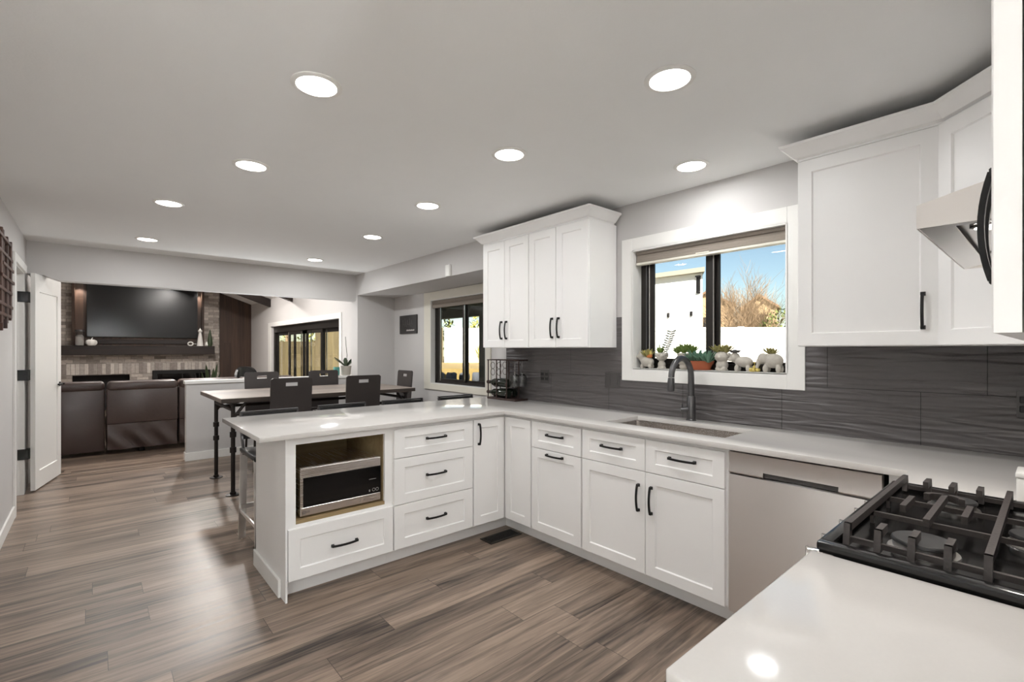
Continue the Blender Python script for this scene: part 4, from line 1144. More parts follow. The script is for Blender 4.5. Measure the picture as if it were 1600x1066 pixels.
# ------------------------------------------------------------------ living room
SB = 8.06          # back face of the sofa
r = thing('sectional_sofa', 'dark brown leather sectional sofa seen from behind', 'sofa', (.5, 8.5, 0))
seams = [(-.63, .118, 8.16), (.13, .888, 8.06), (.90, 1.66, 8.06), (1.67, 2.43, 8.06)]
for i, (x0, x1, yb_) in enumerate(seams):
    low_top = .43
    mb = MB()
    if i == 0:
        mb.box(x0, x1, yb_, yb_ + .22, .05, .86, .02, 2)
    else:
        mb.box(x0, x1, yb_, yb_ + .22, .40, .86, .02, 2)
    b = mb.build('back_panel', M['leather'], r, 40)
    mb = MB(); mb.box(x0 + .005, x1 - .005, yb_ - .015, yb_ + .26, .83, .955, .045, 4)
    mb.build('top_cushion', M['leather'], b, 60)
    if i:
        # loose lower flap with slanting folds
        mb = MB(); nx, nz_ = 40, 16; g = []
        for a in range(nx + 1):
            row = []
            for c in range(nz_ + 1):
                u = a / nx; v = c / nz_
                fold = .028 * math.sin(u * 17 + v * 5.0 + i) * (1 - v) ** .5 * (.4 + .6 * math.sin(PI * min(1, v * 1.2 + .15)))
                row.append(mb.bm.verts.new((x0 + .01 + (x1 - x0 - .02) * u, yb_ + .012 + fold + .02 * (1 - v) * 0, .07 + (.40 - .07) * v)))
            g.append(row)
        for a in range(nx):
            for c in range(nz_): mb.bm.faces.new((g[a][c], g[a + 1][c], g[a + 1][c + 1], g[a][c + 1]))
        mb.build('lower_flap', M['leather'], r, 180)
    MB().box(x0, x1, yb_ + .05, yb_ + .9, .06, .44, .03, 2).build('seat_base', M['leather'], r, 40)
    MB().box(x0 + .005, x1 - .005, yb_ + .23, yb_ + .88, .44, .56, .05, 3).build('seat_cushion', M['leather'], r, 50)
mb = MB()
for x in (-.55, .5, 1.28, 2.3):
    for y in (SB + .15, SB + .8): MB().cyl((x, y, 0), (x, y, .07), .03).build('foot', M['black'], r)

r = thing('television', 'large black flat television mounted on the brick chimney wall', 'television', (.9, LY - .1, 2.2))
MB().box(-.109, 1.914, LY - .085, LY - .04, 1.645, 2.80, .004).build('housing', M['black'], r, 0)
MB().box(-.098, 1.903, LY - .0865, LY - .085, 1.66, 2.788).build('screen', M['screen'], r, 0)
MB().box(.6, 1.2, LY - .04, LY - .028, 2.0, 2.5).build('wall_mount', M['black'], r, 0)
for i, (x, l) in enumerate(((-.318, 'dark upright wooden post left of the television'), (2.012, 'dark upright wooden post right of the television'))):
    r = tag(MB().box(x - .026, x + .026, LY - .16, LY, 1.459, 3.3, .004).build('wooden_post', M['walnut'], smooth=0), l, 'post', 'posts beside the television')
mt = thing('mantel_shelf', 'thick dark wooden mantel shelf below the television', 'shelf', (.87, 13.75, 1.25))
MB().box(-.515, 2.245, 13.62, LY, 1.254, 1.456, .006).build('beam', M['mantel'], mt, 0)
MB().box(.05, 1.75, LY - .06, LY - .029, 1.50, 1.60, .004).build('back_strip', M['mantel'], mt, 0)
MZ = 1.4565
r = thing('glass_jar', 'tall glass jar filled with white pieces on the mantel left end', 'jar', (-.214, 13.655, MZ))
MB().lathe((-.214, 13.655, MZ), [(0, 0), (.075, 0), (.075, .30), (.07, .315), (.066, .315), (.070, .30), (.070, .006), (0, .006)], 24).build('glass', M['clear'], r)
MB().lathe((-.214, 13.655, MZ), [(0, .007), (.069, .007), (.069, .19), (.04, .23), (0, .215)], 20).build('filling', M['white'], r)
MB().lathe((-.214, 13.655, MZ), [(.078, .30), (.078, .335), (.0, .34)], 20).build('lid', M['gunmetal'], r)
r = thing('white_pumpkin', 'white decorative pumpkin beside the glass jar on the mantel', 'pumpkin', (-.025, 13.655, MZ))
mb = MB(); sg = 40; prof = [(0.02, .012), (.06, .0), (.095, .03), (.104, .07), (.09, .11), (.05, .13), (.015, .122)]
rings = []
for rad, z in prof:
    rings.append([mb.bm.verts.new((-.025 + rad * (1 - .10 * abs(math.cos(k * 2 * PI / sg * 4.5))) * math.cos(2 * PI * k / sg), 13.655 + rad * (1 - .10 * abs(math.cos(k * 2 * PI / sg * 4.5))) * math.sin(2 * PI * k / sg), MZ + z)) for k in range(sg)])
for A, B in zip(rings, rings[1:]):
    for k in range(sg): mb.bm.faces.new((A[k], A[(k + 1) % sg], B[(k + 1) % sg], B[k]))
mb.bm.faces.new(rings[0]); mb.bm.faces.new(rings[-1])
mb.build('body', M['white'], r, 60)
MB().tube([(-.025, 13.655, MZ + .118), (-.02, 13.655, MZ + .15), (-.005, 13.655, MZ + .175)], [.014, .009, .007], 8).build('stem', M['white'], r)
tag(MB().tube([(1.75 + .05 * math.cos(a), 13.655, MZ + .055 + .04 * math.sin(a)) for a in [2 * PI * k / 24 for k in range(24)]], .014, 8, closed=True).tube([(1.81, 13.655, MZ + .055), (1.87, 13.655, MZ + .05)], .006, 6).build('ring_ornament', M['white']), 'small white ring ornament on the mantel right of the television', 'ornament')
r = thing('cone_figure', 'white cone-shaped figure with round head on the mantel', 'ornament', (1.945, 13.655, MZ))
MB().lathe((1.945, 13.655, MZ), [(0, 0), (.068, 0), (.058, .1), (.044, .22), (.028, .31), (.024, .325)], 24).build('body', M['white'], r)
MB().ell((1.945, 13.655, MZ + .36), (.044, .044, .042)).lathe((1.945, 13.655, MZ + .385), [(.03, 0), (.012, .03), (0, .05)], 16).build('head', M['white'], r)
tag(MB().ell((2.078, 13.655, MZ + .036), .036).lathe((2.078, 13.655, MZ + .06), [(.026, 0), (.02, .04), (0, .045)], 14).build('ball_ornament', M['white']), 'tiny white ball ornament between the two cone figures', 'ornament')
r = thing('cone_figure', 'slim dark tree-shaped cone on the mantel right end', 'ornament', (2.15, 13.655, MZ))
MB().lathe((2.15, 13.655, MZ), [(0, 0), (.04, 0), (.058, .06), (.05, .15), (.03, .28), (.012, .38), (0, .42)], 20).build('body', M['leafdark'], r)
# fireboxes
r = thing('fireplace_insert', 'black metal fireplace insert in the right brick opening', 'fireplace', (1.61, 13.8, 0))
MB().box(1.045, 2.182, 13.80, LY + .2, .30, .878, .004).build('surround', M['black'], r, 0)
MB().box(1.13, 1.60, 13.795, 13.80, .36, .80).box(1.62, 2.10, 13.795, 13.80, .36, .80).build('glass_door', M['blackglass'], r, 0)
MB().box(1.05, 2.18, 13.78, LY + .1, 0, .30).build('plinth', M['soot'], r, 0)
r = thing('snake_plant', 'snake plant with upright pointed leaves beside the fireplace insert', 'plant', (2.10, 13.25, 0))
MB().lathe((2.10, 13.25, 0), [(0, 0), (.12, 0), (.15, .36), (.13, .36), (.11, .30), (0, .30)], 22).build('pot', M['concrete'], r)
mb = MB()
for k in range(9):
    a = k * 2.4; mb.blade((2.10 + .05 * math.cos(a), 13.25 + .05 * math.sin(a), .30), (.32 * math.cos(a), .3 * math.sin(a), 1), .5 + .09 * (k % 4), .07, .2, 0)
mb.build('leaf', M['leafdark'], r)
r = thing('armchair', 'dark rounded chair back at the far corner beside the sliding door', 'chair', (2.52, 11.6, 0))
mb = MB(); mb.lathe((2.52, 11.6, 0), [(0, .1), (.25, .1), (.27, .5), (.26, .42), (0, .42)], 24)
mb.build('seat', M['vinyl'], r)
mb = MB(); n = 18
outer = []; 
for k in range(n + 1):
    a = PI * k / n + PI * 0
    outer.append((2.52 + .24 * math.cos(a), 11.62 + .22 * math.sin(a)))
for k in range(n):
    p, q = outer[k], outer[k + 1]
    h1, h2 = 1.0 - .35 * abs(1 - 2 * k / n) ** 3, 1.0 - .35 * abs(1 - 2 * (k + 1) / n) ** 3
    i1 = ((p[0] - 2.52) * .8 + 2.52, (p[1] - 11.62) * .8 + 11.62); i2 = ((q[0] - 2.52) * .8 + 2.52, (q[1] - 11.62) * .8 + 11.62)
    mb._poly([(*p, .3), (*q, .3), (*q, h2), (*p, h1), (*i1, .3), (*i2, .3), (*i2, h2 - .01), (*i1, h1 - .01)], [(0, 1, 2, 3), (5, 4, 7, 6), (3, 2, 6, 7), (0, 4, 5, 1)])
mb.build('backrest', M['vinyl'], r, 50)
for a in range(4): MB().cyl((2.52 + .18 * math.cos(a * PI / 2 + .8), 11.6 + .18 * math.sin(a * PI / 2 + .8), 0), (2.52 + .18 * math.cos(a * PI / 2 + .8), 11.6 + .18 * math.sin(a * PI / 2 + .8), .12), .02).build('leg', M['black'], r)
# roof beams of the living room
for i, (y, l) in enumerate(((10.45, 'dark sloping ceiling beam nearer the kitchen'), (12.08, 'dark sloping ceiling beam nearer the brick wall'))):
    zl = 2.362
    tag(MB().prism([(3.1, y - .06, zl), (3.1, y - .06, zl + .17), (-1.6, y - .06, zl + .17 + 4.7 * .36), (-1.6, y - .06, zl + 4.7 * .36)], (0, .12, 0)).build('ceiling_beam', M['mantel'], smooth=0), l, 'beam', 'living room ceiling beams')
# two spotlights over the posts; fill lights added out of view in the vault
for x, l in ((-.212, 'small spotlight washing the bricks left of the television'), (1.925, 'small spotlight washing the bricks right of the television')):
    r = thing('spotlight', l, 'lamp', (x, 13.70, 2.83), 'chimney spotlights')
    MB().cyl((x, 13.70, 2.80), (x, 13.70, 2.90), .045).tube([(x, 13.70, 2.87), (x, LY, 2.87)], .02, 8).build('housing', M['white'], r)
    MB().cyl((x, 13.70, 2.796), (x, 13.70, 2.80), .038).build('lens', M['hoodlens'], r)
    d = bpy.data.lights.new('spot_lamp', 'SPOT'); d.energy = 14; d.spot_size = 1.5; d.spot_blend = .6; d.shadow_soft_size = .03; d.color = (1, .93, .84)
    o = bpy.data.objects.new('spot_lamp', d); COL.objects.link(o); o.parent = r; o.location = (0, .02, -.05); o.rotation_euler = (.12, 0, 0)
for x, y in ((1.5, 8.9), (.2, 10.4), (1.6, 10.9)):
    z = 2.486 + (3.25 - x) * .36
    r = thing('recessed_light', 'added unseen fill light in the sloping living room ceiling', 'ceiling light', (x, y, z - .05), 'added living room fill lights')
    MB().lathe((x, y, z - .05), [(.1, .1), (.1, 0), (.08, 0), (.08, .03), (0, .03)], 24).build('trim_ring', M['trim'], r)
    MB().lathe((x, y, z - .05), [(0, .015), (.079, .015), (.079, .02), (0, .02)], 24).build('lens', M['lens'], r)
    d = bpy.data.lights.new('lamp', 'AREA'); d.shape = 'DISK'; d.size = .15; d.energy = LIVING_FILL_W; d.color = (1, .95, .9)
    o = bpy.data.objects.new('lamp', d); COL.objects.link(o); o.parent = r; o.location = (0, 0, -.01)

# added out of view: pale rug to bounce light, two uplighters to lift the ceiling
tag(MB().box(-3.4, -.62, -3.4, 1.1, 0, .012, .004).build('bounce_rug', M['rug'], smooth=0), 'large pale rug added unseen behind the camera to bounce light', 'rug')
for x, y, l, dz, wt in ((.26, -3.3, 'added unseen uplighter in the rear corner, brightening the ceiling', 0, REAR_UPFILL_W), (1.75, 7.62, 'added low uplighter hidden behind the low white wall, brightening the far ceiling', -.80, LOW_UPFILL_W)):
    r = thing('fill_uplighter', l, 'lamp', (x, y, 0), 'added fill uplighters')
    MB().lathe((x, y, .0), [(0, 0), (.14, 0), (.14, .02), (.02, .03), (0, .03)], 28).build('base', M['black'], r)
    MB().cyl((x, y, .03), (x, y, 1.62 + dz), .012).build('pole', M['black'], r)
    MB().lathe((x, y, 1.60 + dz), [(.02, 0), (.08, .04), (.15, .13), (.145, .13), (.076, .047), (0, .02)], 28).build('lamp_shade', M['white'], r)
    MB().ell((x, y, 1.69 + dz), .035).build('bulb', M['lens'], r)
    d = bpy.data.lights.new('fill_uplight', 'AREA'); d.shape = 'DISK'; d.size = .2; d.energy = wt; d.color = (.955, .985, 1)
    o = bpy.data.objects.new('fill_uplight', d); COL.objects.link(o); o.parent = r; o.location = (0, 0, 1.74 + dz); o.rotation_euler = (PI, 0, 0)

# ------------------------------------------------------------------ wooden wall decor, left
r = thing('wall_art', 'reddish brown lattice of wooden bars hung on the left wall', 'wall decor', (-.47, 4.8, 1.85))
mb = MB()
bars = [(5.215, 5.245, 1.80, 2.185), (5.15, 5.19, 1.62, 2.14), (5.09, 5.115, 1.585, 2.16), (5.03, 5.06, 1.62, 1.95), (4.95, 4.99, 1.56, 2.18), (4.87, 4.90, 1.52, 2.05), (4.78, 4.82, 1.58, 2.2), (4.69, 4.72, 1.50, 2.2), (4.6, 4.64, 1.55, 2.12), (4.5, 4.53, 1.5, 2.2), (4.4, 4.44, 1.6, 2.1), (4.30, 4.33, 1.52, 2.18)]
for k, (y0, y1, z0, z1) in enumerate(bars):
    d = .004 * (k % 3); mb.box(-.488 + d, -.462 + d, y0, y1, z0, z1, .002)
mb.build('upright_bar', M['artwood'], r, 0)
mb = MB()
for k, (y0, y1, z) in enumerate(((4.3, 5.19, 1.67), (4.6, 5.245, 1.86), (4.3, 5.19, 2.02), (4.4, 5.115, 1.77), (4.69, 5.245, 1.95), (4.3, 5.06, 2.12), (4.5, 5.12, 1.60))):
    mb.box(-.489, -.452 + .003 * (k % 2), y0, y1, z, z + .022, .002)
mb.build('cross_bar', M['artwood'], r, 0)

# ------------------------------------------------------------------ wine rack, bottles, glasses
rx0, rx1, ry0, ry1 = 2.772, 2.930, 3.125, 3.520
r = thing('wine_rack', 'brown metal wine rack with wooden base in the worktop corner', 'wine rack', (2.85, 3.32, zc1))
MB().box(rx0, rx1, ry0, ry1, zc1, zc1 + .016, .003).build('base', M['rackmetal'], r, 0)
MB().box(rx0, rx1, ry0, ry0 + .11, 1.270, 1.281, .002).box(rx0, rx0 + .012, ry0 + .11, ry1, 1.272, 1.280).box(rx1 - .012, rx1, ry0 + .11, ry1, 1.272, 1.280).box(rx0, rx1, ry1 - .012, ry1, 1.272, 1.280).build('top', M['rackmetal'], r, 0)
for x in (rx0 + .006, rx1 - .006):
    for y in (ry0 + .12, ry0 + .26, ry1 - .012): MB().tube([(x, y, zc1 + .015), (x, y, 1.274)], .0055, 8).build('post', M['rackmetal'], r)
mb = MB()
for x in (rx0 + .006, rx1 - .006):
    for y in (ry0 + .315, ry0 + .225):
        for z in (1.225, 1.165): MB().tube([(x, y + .030 * math.cos(a), z + .030 * math.sin(a)) for a in [2 * PI * k / 20 for k in range(20)]], .0025, 5, closed=True).build('ring_ornament', M['rackmetal'], r)
for y in (ry0 + .13, ry0 + .30):
    for z in (.972, 1.065):
        for x in (2.812, 2.892):
            MB().tube([(x + .041 * math.cos(a), y, z + .041 * math.sin(a)) for a in [PI + PI * k / 10 for k in range(11)]], .003, 5).build('bottle_cradle', M['rackmetal'], r)
bl = [(2.812, .974, 'dark wine bottle lying in the rack, lower row front'), (2.892, .974, 'dark wine bottle lying in the rack, lower row by the wall'), (2.812, 1.067, 'dark wine bottle lying in the rack, upper row front'), (2.892, 1.067, 'dark wine bottle lying in the rack, upper row by the wall')]
b0_ = None
for i, (x, z, l) in enumerate(bl):
    if b0_ is None:
        b0_ = thing('wine_bottle', l, 'bottle', (0, 0, 0), 'bottles in the wine rack')
        MB().lathe((0, 0, 0), [(0, .004), (.03, 0), (.037, .008), (.037, .19), (.03, .215), (.015, .245), (.0145, .27), (0, .27)], 22, (0, 1, 0)).build('glass_body', M['bottle'], b0_)
        MB().lathe((0, 0, 0), [(.0152, .255), (.0155, .29), (.0165, .292), (.0165, .302), (0, .303)], 18, (0, 1, 0)).build('foil_cap', M['foil'], b0_)
        o = b0_
    else: o = copy_tree(b0_)
    o.location = (x, 3.255 + .01 * (i % 2), z); o['label'] = l
g0_ = None
for i, (x, y, l) in enumerate(((2.806, 3.168, 'stemmed wine glass hanging upside down at the front of the rack'), (2.905, 3.182, 'stemmed wine glass hanging upside down at the wall side of the rack'))):
    if g0_ is None:
        g0_ = thing('wine_glass', l, 'glass', (0, 0, 0), 'hanging wine glasses')
        MB().lathe((0, 0, 0), [(0, 0), (.032, .0), (.032, -.002), (.006, -.005), (.0035, -.012), (.0035, -.075), (.009, -.085), (.03, -.105), (.0375, -.135), (.036, -.165), (.031, -.185), (.0298, -.185), (.0348, -.165), (.0362, -.135), (.0288, -.106), (.004, -.088), (0, -.087)], 26).build('glass_body', M['clear'], g0_)
        o = g0_
    else: o = copy_tree(g0_)
    o.location = (x, y, 1.2695); o.scale = (1.3, 1.3, 1.25); o['label'] = l

# ------------------------------------------------------------------ things on the window sill
SZ = OZ0 + .0015
def rosette(mb, c, n, L, w, tilt=.6, th=.4, seed=1):
    rr2 = random.Random(seed); L *= 1.35; w *= 1.25; n = int(n * 1.3)
    for k in range(n):
        a = 2.4 * k + rr2.random() * .4; el = tilt + .15 + (1.3 - tilt) * (k / n)
        l = L * (1 - .25 * k / n) * rr2.uniform(.85, 1.1)
        mb.blade((c[0] + .006 * math.cos(a), c[1] + .006 * math.sin(a), c[2]), (math.cos(a) * math.cos(el), math.sin(a) * math.cos(el), math.sin(el)), l, w, th, .05)
def planter(label, cat, y, parts, vox=.0035, x=3.012, name='planter'):
    r = thing(name, label, cat, (x, y, SZ), 'planters on the window sill')
    mb, v, it = blob([((x + c[0], y + c[1], SZ + c[2]), rr_) for c, rr_ in parts], vox)
    fuse(mb.build('pot', M['concrete'], r, 180), v, 3)
    return r, x
# A reclining animal, succulents in the back
r, x = planter('pale animal-shaped planter with yellow and orange succulents, leftmost on the sill', 'planter', 1.958, [((0, -.005, .045), (.038, .050, .036)), ((0, .052, .085), (.024, .024, .026)), ((-.01, .066, .082), (.012, .016, .012)), ((.012, .05, .112), (.008, .008, .014)), ((-.012, .05, .112), (.008, .008, .014)), ((-.018, .03, .014), (.012, .012, .016)), ((.018, .03, .014), (.012, .012, .016)), ((-.018, -.035, .014), (.012, .012, .016)), ((.018, -.035, .014), (.012, .012, .016)), ((0, .032, .065), (.022, .028, .026))])
mb = MB(); rosette(mb, (x, 1.95, SZ + .078), 12, .055, .018, .5, .5, 2); mb.build('succulent', M['leafred'], r)
mb = MB(); 
for k in range(5): mb.ell((x - .01 + .02 * (k % 2), 1.945 + .012 * (k - 2), SZ + .108 + .006 * (k % 3)), (.009, .010, .016), 10, 8)
mb.build('yellow_leaf', M['yellow'], r)
mb = MB()
for k in range(4): mb.ell((x - .012, 1.915 + .009 * k, SZ + .088), (.009, .009, .014), 10, 8)
mb.build('orange_leaf', M['orange'], r)
# B curly-haired head on a base
r, x = planter('pale curly-headed planter holding a long leaning leafy stem', 'planter', 1.838, [((0, 0, .028), (.027, .027, .030)), ((0, 0, .084), (.040, .040, .030))] + [((.036 * math.cos(a), .036 * math.sin(a), .09 + .012 * (k % 2)), (.013, .013, .012)) for k, a in enumerate([2 * PI * q / 10 for q in range(10)])] + [((0, 0, .006), (.032, .032, .010))])
mb = MB(); rosette(mb, (x, 1.848, SZ + .10), 12, .045, .013, .8, .4, 4)
mb.tube([(x, 1.85, SZ + .1), (x, 1.858, SZ + .17)], .003, 5)
for k in range(9): mb.blade((x, 1.85 + .0009 * k, SZ + .11 + .008 * k), (math.cos(k * 2.2), math.sin(k * 2.2), .7), .02, .009, .4)
mb.build('succulent', M['leaf'], r)
mb = MB(); pts = [(x, 1.828, SZ + .10), (x - .004, 1.80, SZ + .15), (x - .008, 1.775, SZ + .20), (x - .012, 1.755, SZ + .255)]
mb.tube(pts, .0025, 5)
for k in range(11):
    t = k / 10 * 2.99; i_ = int(t); q = Vector(pts[i_]).lerp(Vector(pts[i_ + 1]), t - i_)
    for s_ in (-1, 1): mb.blade(q, (.25 * s_ * (k % 2), s_, .35), .042, .026, .4)
mb.build('leaning_stem', M['leafdark'], r)
# C round pot behind the tap
r, x = planter('pale footed planter with bright green succulents behind the tap', 'planter', 1.672, [((0, 0, .070), (.052, .052, .044)), ((0, 0, .018), (.030, .030, .022)), ((0, 0, .104), (.050, .050, .008))], x=3.015)
mb = MB()
for j, (dy, dx_, dz) in enumerate(((0, 0, 0), (.045, 0, .0), (-.045, .0, .0), (-.07, -.005, .01), (.02, .015, .02), (-.03, -.02, .02))):
    rosette(mb, (x + dx_, 1.672 + dy, SZ + .108 + dz), 10, .042, .014, .45, .4, j + 5)
mb.build('succulent', M['leaf'], r)
# D terracotta bowl
r = thing('planter', 'shallow terracotta bowl of blue-green succulents right of the tap', 'planter', (3.005, 1.545, SZ), 'planters on the window sill')
MB().lathe((3.005, 1.545, SZ), [(0, .004), (.058, .004), (.082, .052), (.085, .060), (.077, .060), (.072, .05), (0, .046)], 32, sx=.48).build('pot', M['terracotta'], r)
MB().lathe((3.005, 1.545, SZ), [(0, 0), (.066, 0), (.074, .0035), (0, .0038)], 28, sx=.5).build('saucer', M['terracotta'], r)
mb = MB()
for j, dy in enumerate((-.052, -.02, .014, .048)): rosette(mb, (3.0, 1.545 + dy, SZ + .05), 13, .075, .016, .35, .45, j + 20)
mb.build('succulent', M['leafblue'], r)
# E second head planter
r, x = planter('pale head-shaped planter with red-green rosettes right of the terracotta bowl', 'planter', 1.408, [((0, 0, .036), (.036, .038, .034)), ((0, 0, .088), (.044, .046, .036)), ((-.02, .020, .012), (.016, .014, .014)), ((-.02, -.020, .012), (.016, .014, .014)), ((-.042, 0, .084), (.008, .009, .010)), ((0, .044, .10), (.012, .012, .016)), ((0, -.044, .10), (.012, .012, .016)), ((0, 0, .005), (.036, .038, .008))])
mb = MB()
for j, (dx_, dy) in enumerate(((0, -.022), (.0, .025), (.01, .0))): rosette(mb, (x + dx_, 1.408 + dy, SZ + .112), 13, .05, .015, .4, .4, j + 40)
mb.build('succulent', M['leafred'], r)
# F standing stocky animal with a shallow bowl on the head
r, x = planter('pale stocky animal planter with a grey dish on its head', 'planter', 1.288, [((0, -.020, .058), (.034, .050, .034)), ((-.004, .038, .085), (.030, .030, .032)), ((-.02, .058, .074), (.014, .018, .014)), ((-.018, .022, .018), (.013, .013, .022)), ((.018, .022, .018), (.013, .013, .022)), ((-.018, -.048, .018), (.013, .014, .022)), ((.018, -.048, .018), (.013, .014, .022)), ((0, .01, .06), (.03, .03, .03))])
MB().lathe((x - .004, 1.326, SZ + .114), [(0, 0), (.022, 0), (.034, .012), (.034, .016), (.026, .012), (0, .008)], 22).lathe((x - .004, 1.326, SZ + .122), [(0, .0), (.02, .004), (.012, .01), (0, .012)], 16).build('dish', M['gunmetal'], r, 40, 'grey-green dish')
# G tiny cluster of pale yellow buds
r = thing('ornament', 'tiny cluster of yellow buds between the two animal planters', 'ornament', (3.0, 1.205, SZ))
mb = MB()
for k in range(7):
    a = k * 2 * PI / 6; mb.ell((3.0 + (.016 * math.cos(a) if k < 6 else 0), 1.205 + (.022 * math.sin(a) if k < 6 else 0), SZ + .012 + (.016 if k == 6 else 0)), (.011, .011, .0118), 10, 8)
mb.build('bud', M['yellow'], r)
mb = MB(); mb.tube([(3.0, 1.205, SZ + .03), (3.0, 1.205, SZ + .052)], .0025, 5).ell((3.0, 1.205, SZ + .055), .006, 8, 6); mb.build('stalk', M['yellow'], r)
# H elephant-like planter
r, x = planter('pale elephant-shaped planter with a small succulent, rightmost on the sill', 'planter', 1.115, [((0, -.012, .068), (.042, .055, .044)), ((-.004, .046, .080), (.030, .028, .034)), ((-.012, .068, .058), (.012, .014, .026)), ((-.014, .074, .030), (.009, .010, .018)), ((.022, .034, .082), (.010, .026, .028)), ((-.030, .034, .082), (.010, .026, .028)), ((-.022, .025, .022), (.015, .015, .026)), ((.022, .025, .022), (.015, .015, .026)), ((-.022, -.046, .022), (.015, .015, .026)), ((.022, -.046, .022), (.015, .015, .026))])
mb = MB(); rosette(mb, (x, 1.125, SZ + .108), 12, .036, .012, .4, .4, 60); rosette(mb, (x, 1.105, SZ + .106), 10, .03, .011, .4, .4, 61)
mb.build('succulent', M['leafred'], r)

# window shades
r = thing('window_shade', 'taupe fabric shade rolled up at the top of the sink window', 'shade', (3.01, 1.53, 2.04))
MB().box(2.985, 3.035, OY0 + .010, OY1 - .012, 2.058, 2.081, .002).build('head_rail', M['shade'], r, 0)
mb = MB()
for k in range(3): mb.box(2.990 - .003 * k, 3.030 - .003 * k, OY0 + .012, OY1 - .014, 2.036 - .018 * k, 2.058 - .018 * k, .004)
mb.build('folded_fabric', M['shade'], r, 0)
MB().box(2.982, 3.028, OY0 + .012, OY1 - .014, 1.984, 2.001, .003).box(2.979, 2.983, 1.48, 1.57, 1.998, 2.006, .001).build('bottom_rail', M['cream'], r, 0)
r = thing('window_shade', 'taupe fabric shade rolled up at the top of the bay window', 'shade', (3.45, 4.95, 1.98))
MB().box(BX + .005, BX + .045, BY0 + .010, BY1 - .010, 1.975, 2.020, .003).build('folded_fabric', M['shade'], r, 0)
MB().box(BX - .0, BX + .040, BY0 + .012, BY1 - .012, 1.925, 1.975, .006).build('bottom_rail', M['shade'], r, 0)

# ------------------------------------------------------------------ outdoors
GZ = -.15
mb = MB(); mb._poly([(-60, -60, GZ), (80, -60, GZ), (80, 90, GZ), (-60, 90, GZ)], [(0, 1, 2, 3)])
struct(mb.build('ground', M['olive'], smooth=0))
struct(MB().box(-14, .6, -16, -3.72, GZ + .001, -.08).box(-16, -3.72, -3.70, 8, GZ + .001, -.08).build('bounce_terrace', M['bounce_terrace'], smooth=0))  # paving added outside the rear window to bounce sunlight indoors
struct(MB().box(3.60, 6.6, 3.7, 14.5, GZ + .001, -.02).build('patio_slab', M['patioslab'], smooth=0))
mb = MB(); mb.prism([(7.2, 13.6, .78), (11.8, 9.15, .78), (16, 15.5, .85), (13.5, 20.5, .88), (9.4, 19.4, .85)], (0, 0, -1.2))
struct(mb.build('ground_bank', M['grass'], smooth=0))
def seg_fence(mb, a, b, z0, z1, th, post=1.9, pw=.06, cap=True):
    a = Vector((a[0], a[1], 0)); b = Vector((b[0], b[1], 0)); d = (b - a); L = d.length; d.normalize(); n = Vector((-d.y, d.x, 0))
    fr = lambda u, v, w: tuple(a + d * u + n * w + Vector((0, 0, v)))
    mb.fbox(fr, 0, L, z0, z1, -th / 2, th / 2)
    return fr, L
def white_fence(label, a, b, z0, z1):
    r = thing('white_fence', label, 'fence', (a[0], a[1], z0), 'white vinyl fences')
    mb = MB(); fr, L = seg_fence(mb, a, b, z0, z1 - .1, .03); mb.build('panel', M['fencewhite'], r, 0)
    mb = MB(); mb.fbox(fr, 0, L, z1 - .1, z1, -.03, .03, .005).fbox(fr, 0, L, z0, z0 + .12, -.03, .03, .005); mb.build('rail', M['fencewhite'], r, 0)
    k = 0; n = max(1, int(L / 2.4))
    for k in range(n + 1):
        u = min(L - .05, max(.05, L * k / n)); m = MB(); m.fbox(fr, u - .06, u + .06, z0, z1 + .02, -.06, .06, .004); m.build('fence_post', M['fencewhite'], r, 0)
    return r
white_fence('sunlit white fence panels seen through the sink window', (9.75, 7.30), (17.0, 1.05), GZ, 1.926)
white_fence('white fence panels at the top of the grassy bank, seen through the bay window', (11.05, 16.88), (13.9, 14.40), .80, 2.28)
r = thing('wooden_fence', 'golden cedar board fence seen through the glass sliding door', 'fence', (6.8, 19.9, GZ))
mb = MB(); seg_fence(mb, (3.0, 20.6), (6.8, 19.9), GZ, 1.70, .04); seg_fence(mb, (6.8, 19.9), (11.0, 16.93), GZ, 2.30, .04); mb.build('boards', M['cedar'], r, 0)
mb = MB()
for p in ((3.0, 20.66), (4.9, 20.3), (6.8, 19.95), (8.9, 18.5), (10.9, 17.0)): mb.box(p[0] - .05, p[0] + .05, p[1], p[1] + .1, GZ, 1.75)
mb.build('fence_post', M['cedar'], r, 0)
r = thing('wooden_fence', 'near cedar side fence seen at the left of the sliding door', 'fence', (4.3, 17.6, GZ))
mb = MB(); seg_fence(mb, (3.4, 16.6), (4.55, 17.2), GZ, 2.05, .04); mb.build('boards', M['cedar'], r, 0)

# neighbouring houses
r = thing('neighbour_house', 'white windowless house wall with flat eave seen through the sink window', 'house', (16, 11, GZ))
MB().prism([(14.0, 7.15, GZ), (18.0, 9.6, GZ), (18.0, 15.2, GZ), (14.0, 15.2, GZ)], (0, 0, 3.72 - GZ)).build('wall', M['stucco'], r, 0)
mb = MB(); mb.prism([(13.8, 6.98, 3.72), (18.2, 9.68, 3.72), (18.2, 15.4, 3.72), (13.8, 15.4, 3.72)], (0, 0, .14)); mb.build('eave', M['fascia'], r, 0)
m = MB(); m.box(13.93, 14.0, 7.21, 7.33, 3.12, 3.16).box(13.90, 14.0, 7.20, 7.34, 3.60, 3.64).box(13.95, 13.99, 7.215, 7.235, 3.16, 3.60).box(13.95, 13.99, 7.305, 7.325, 3.16, 3.60).box(13.985, 14.0, 7.21, 7.33, 3.1, 3.62)
m.build('wall_lamp', M['black'], r, 0)
for y in (8.29, 7.50): MB().box(13.94, 14.0, y - .04, y + .04, 2.42, 2.56, .01).build('hose_bib', M['black'], r, 0)
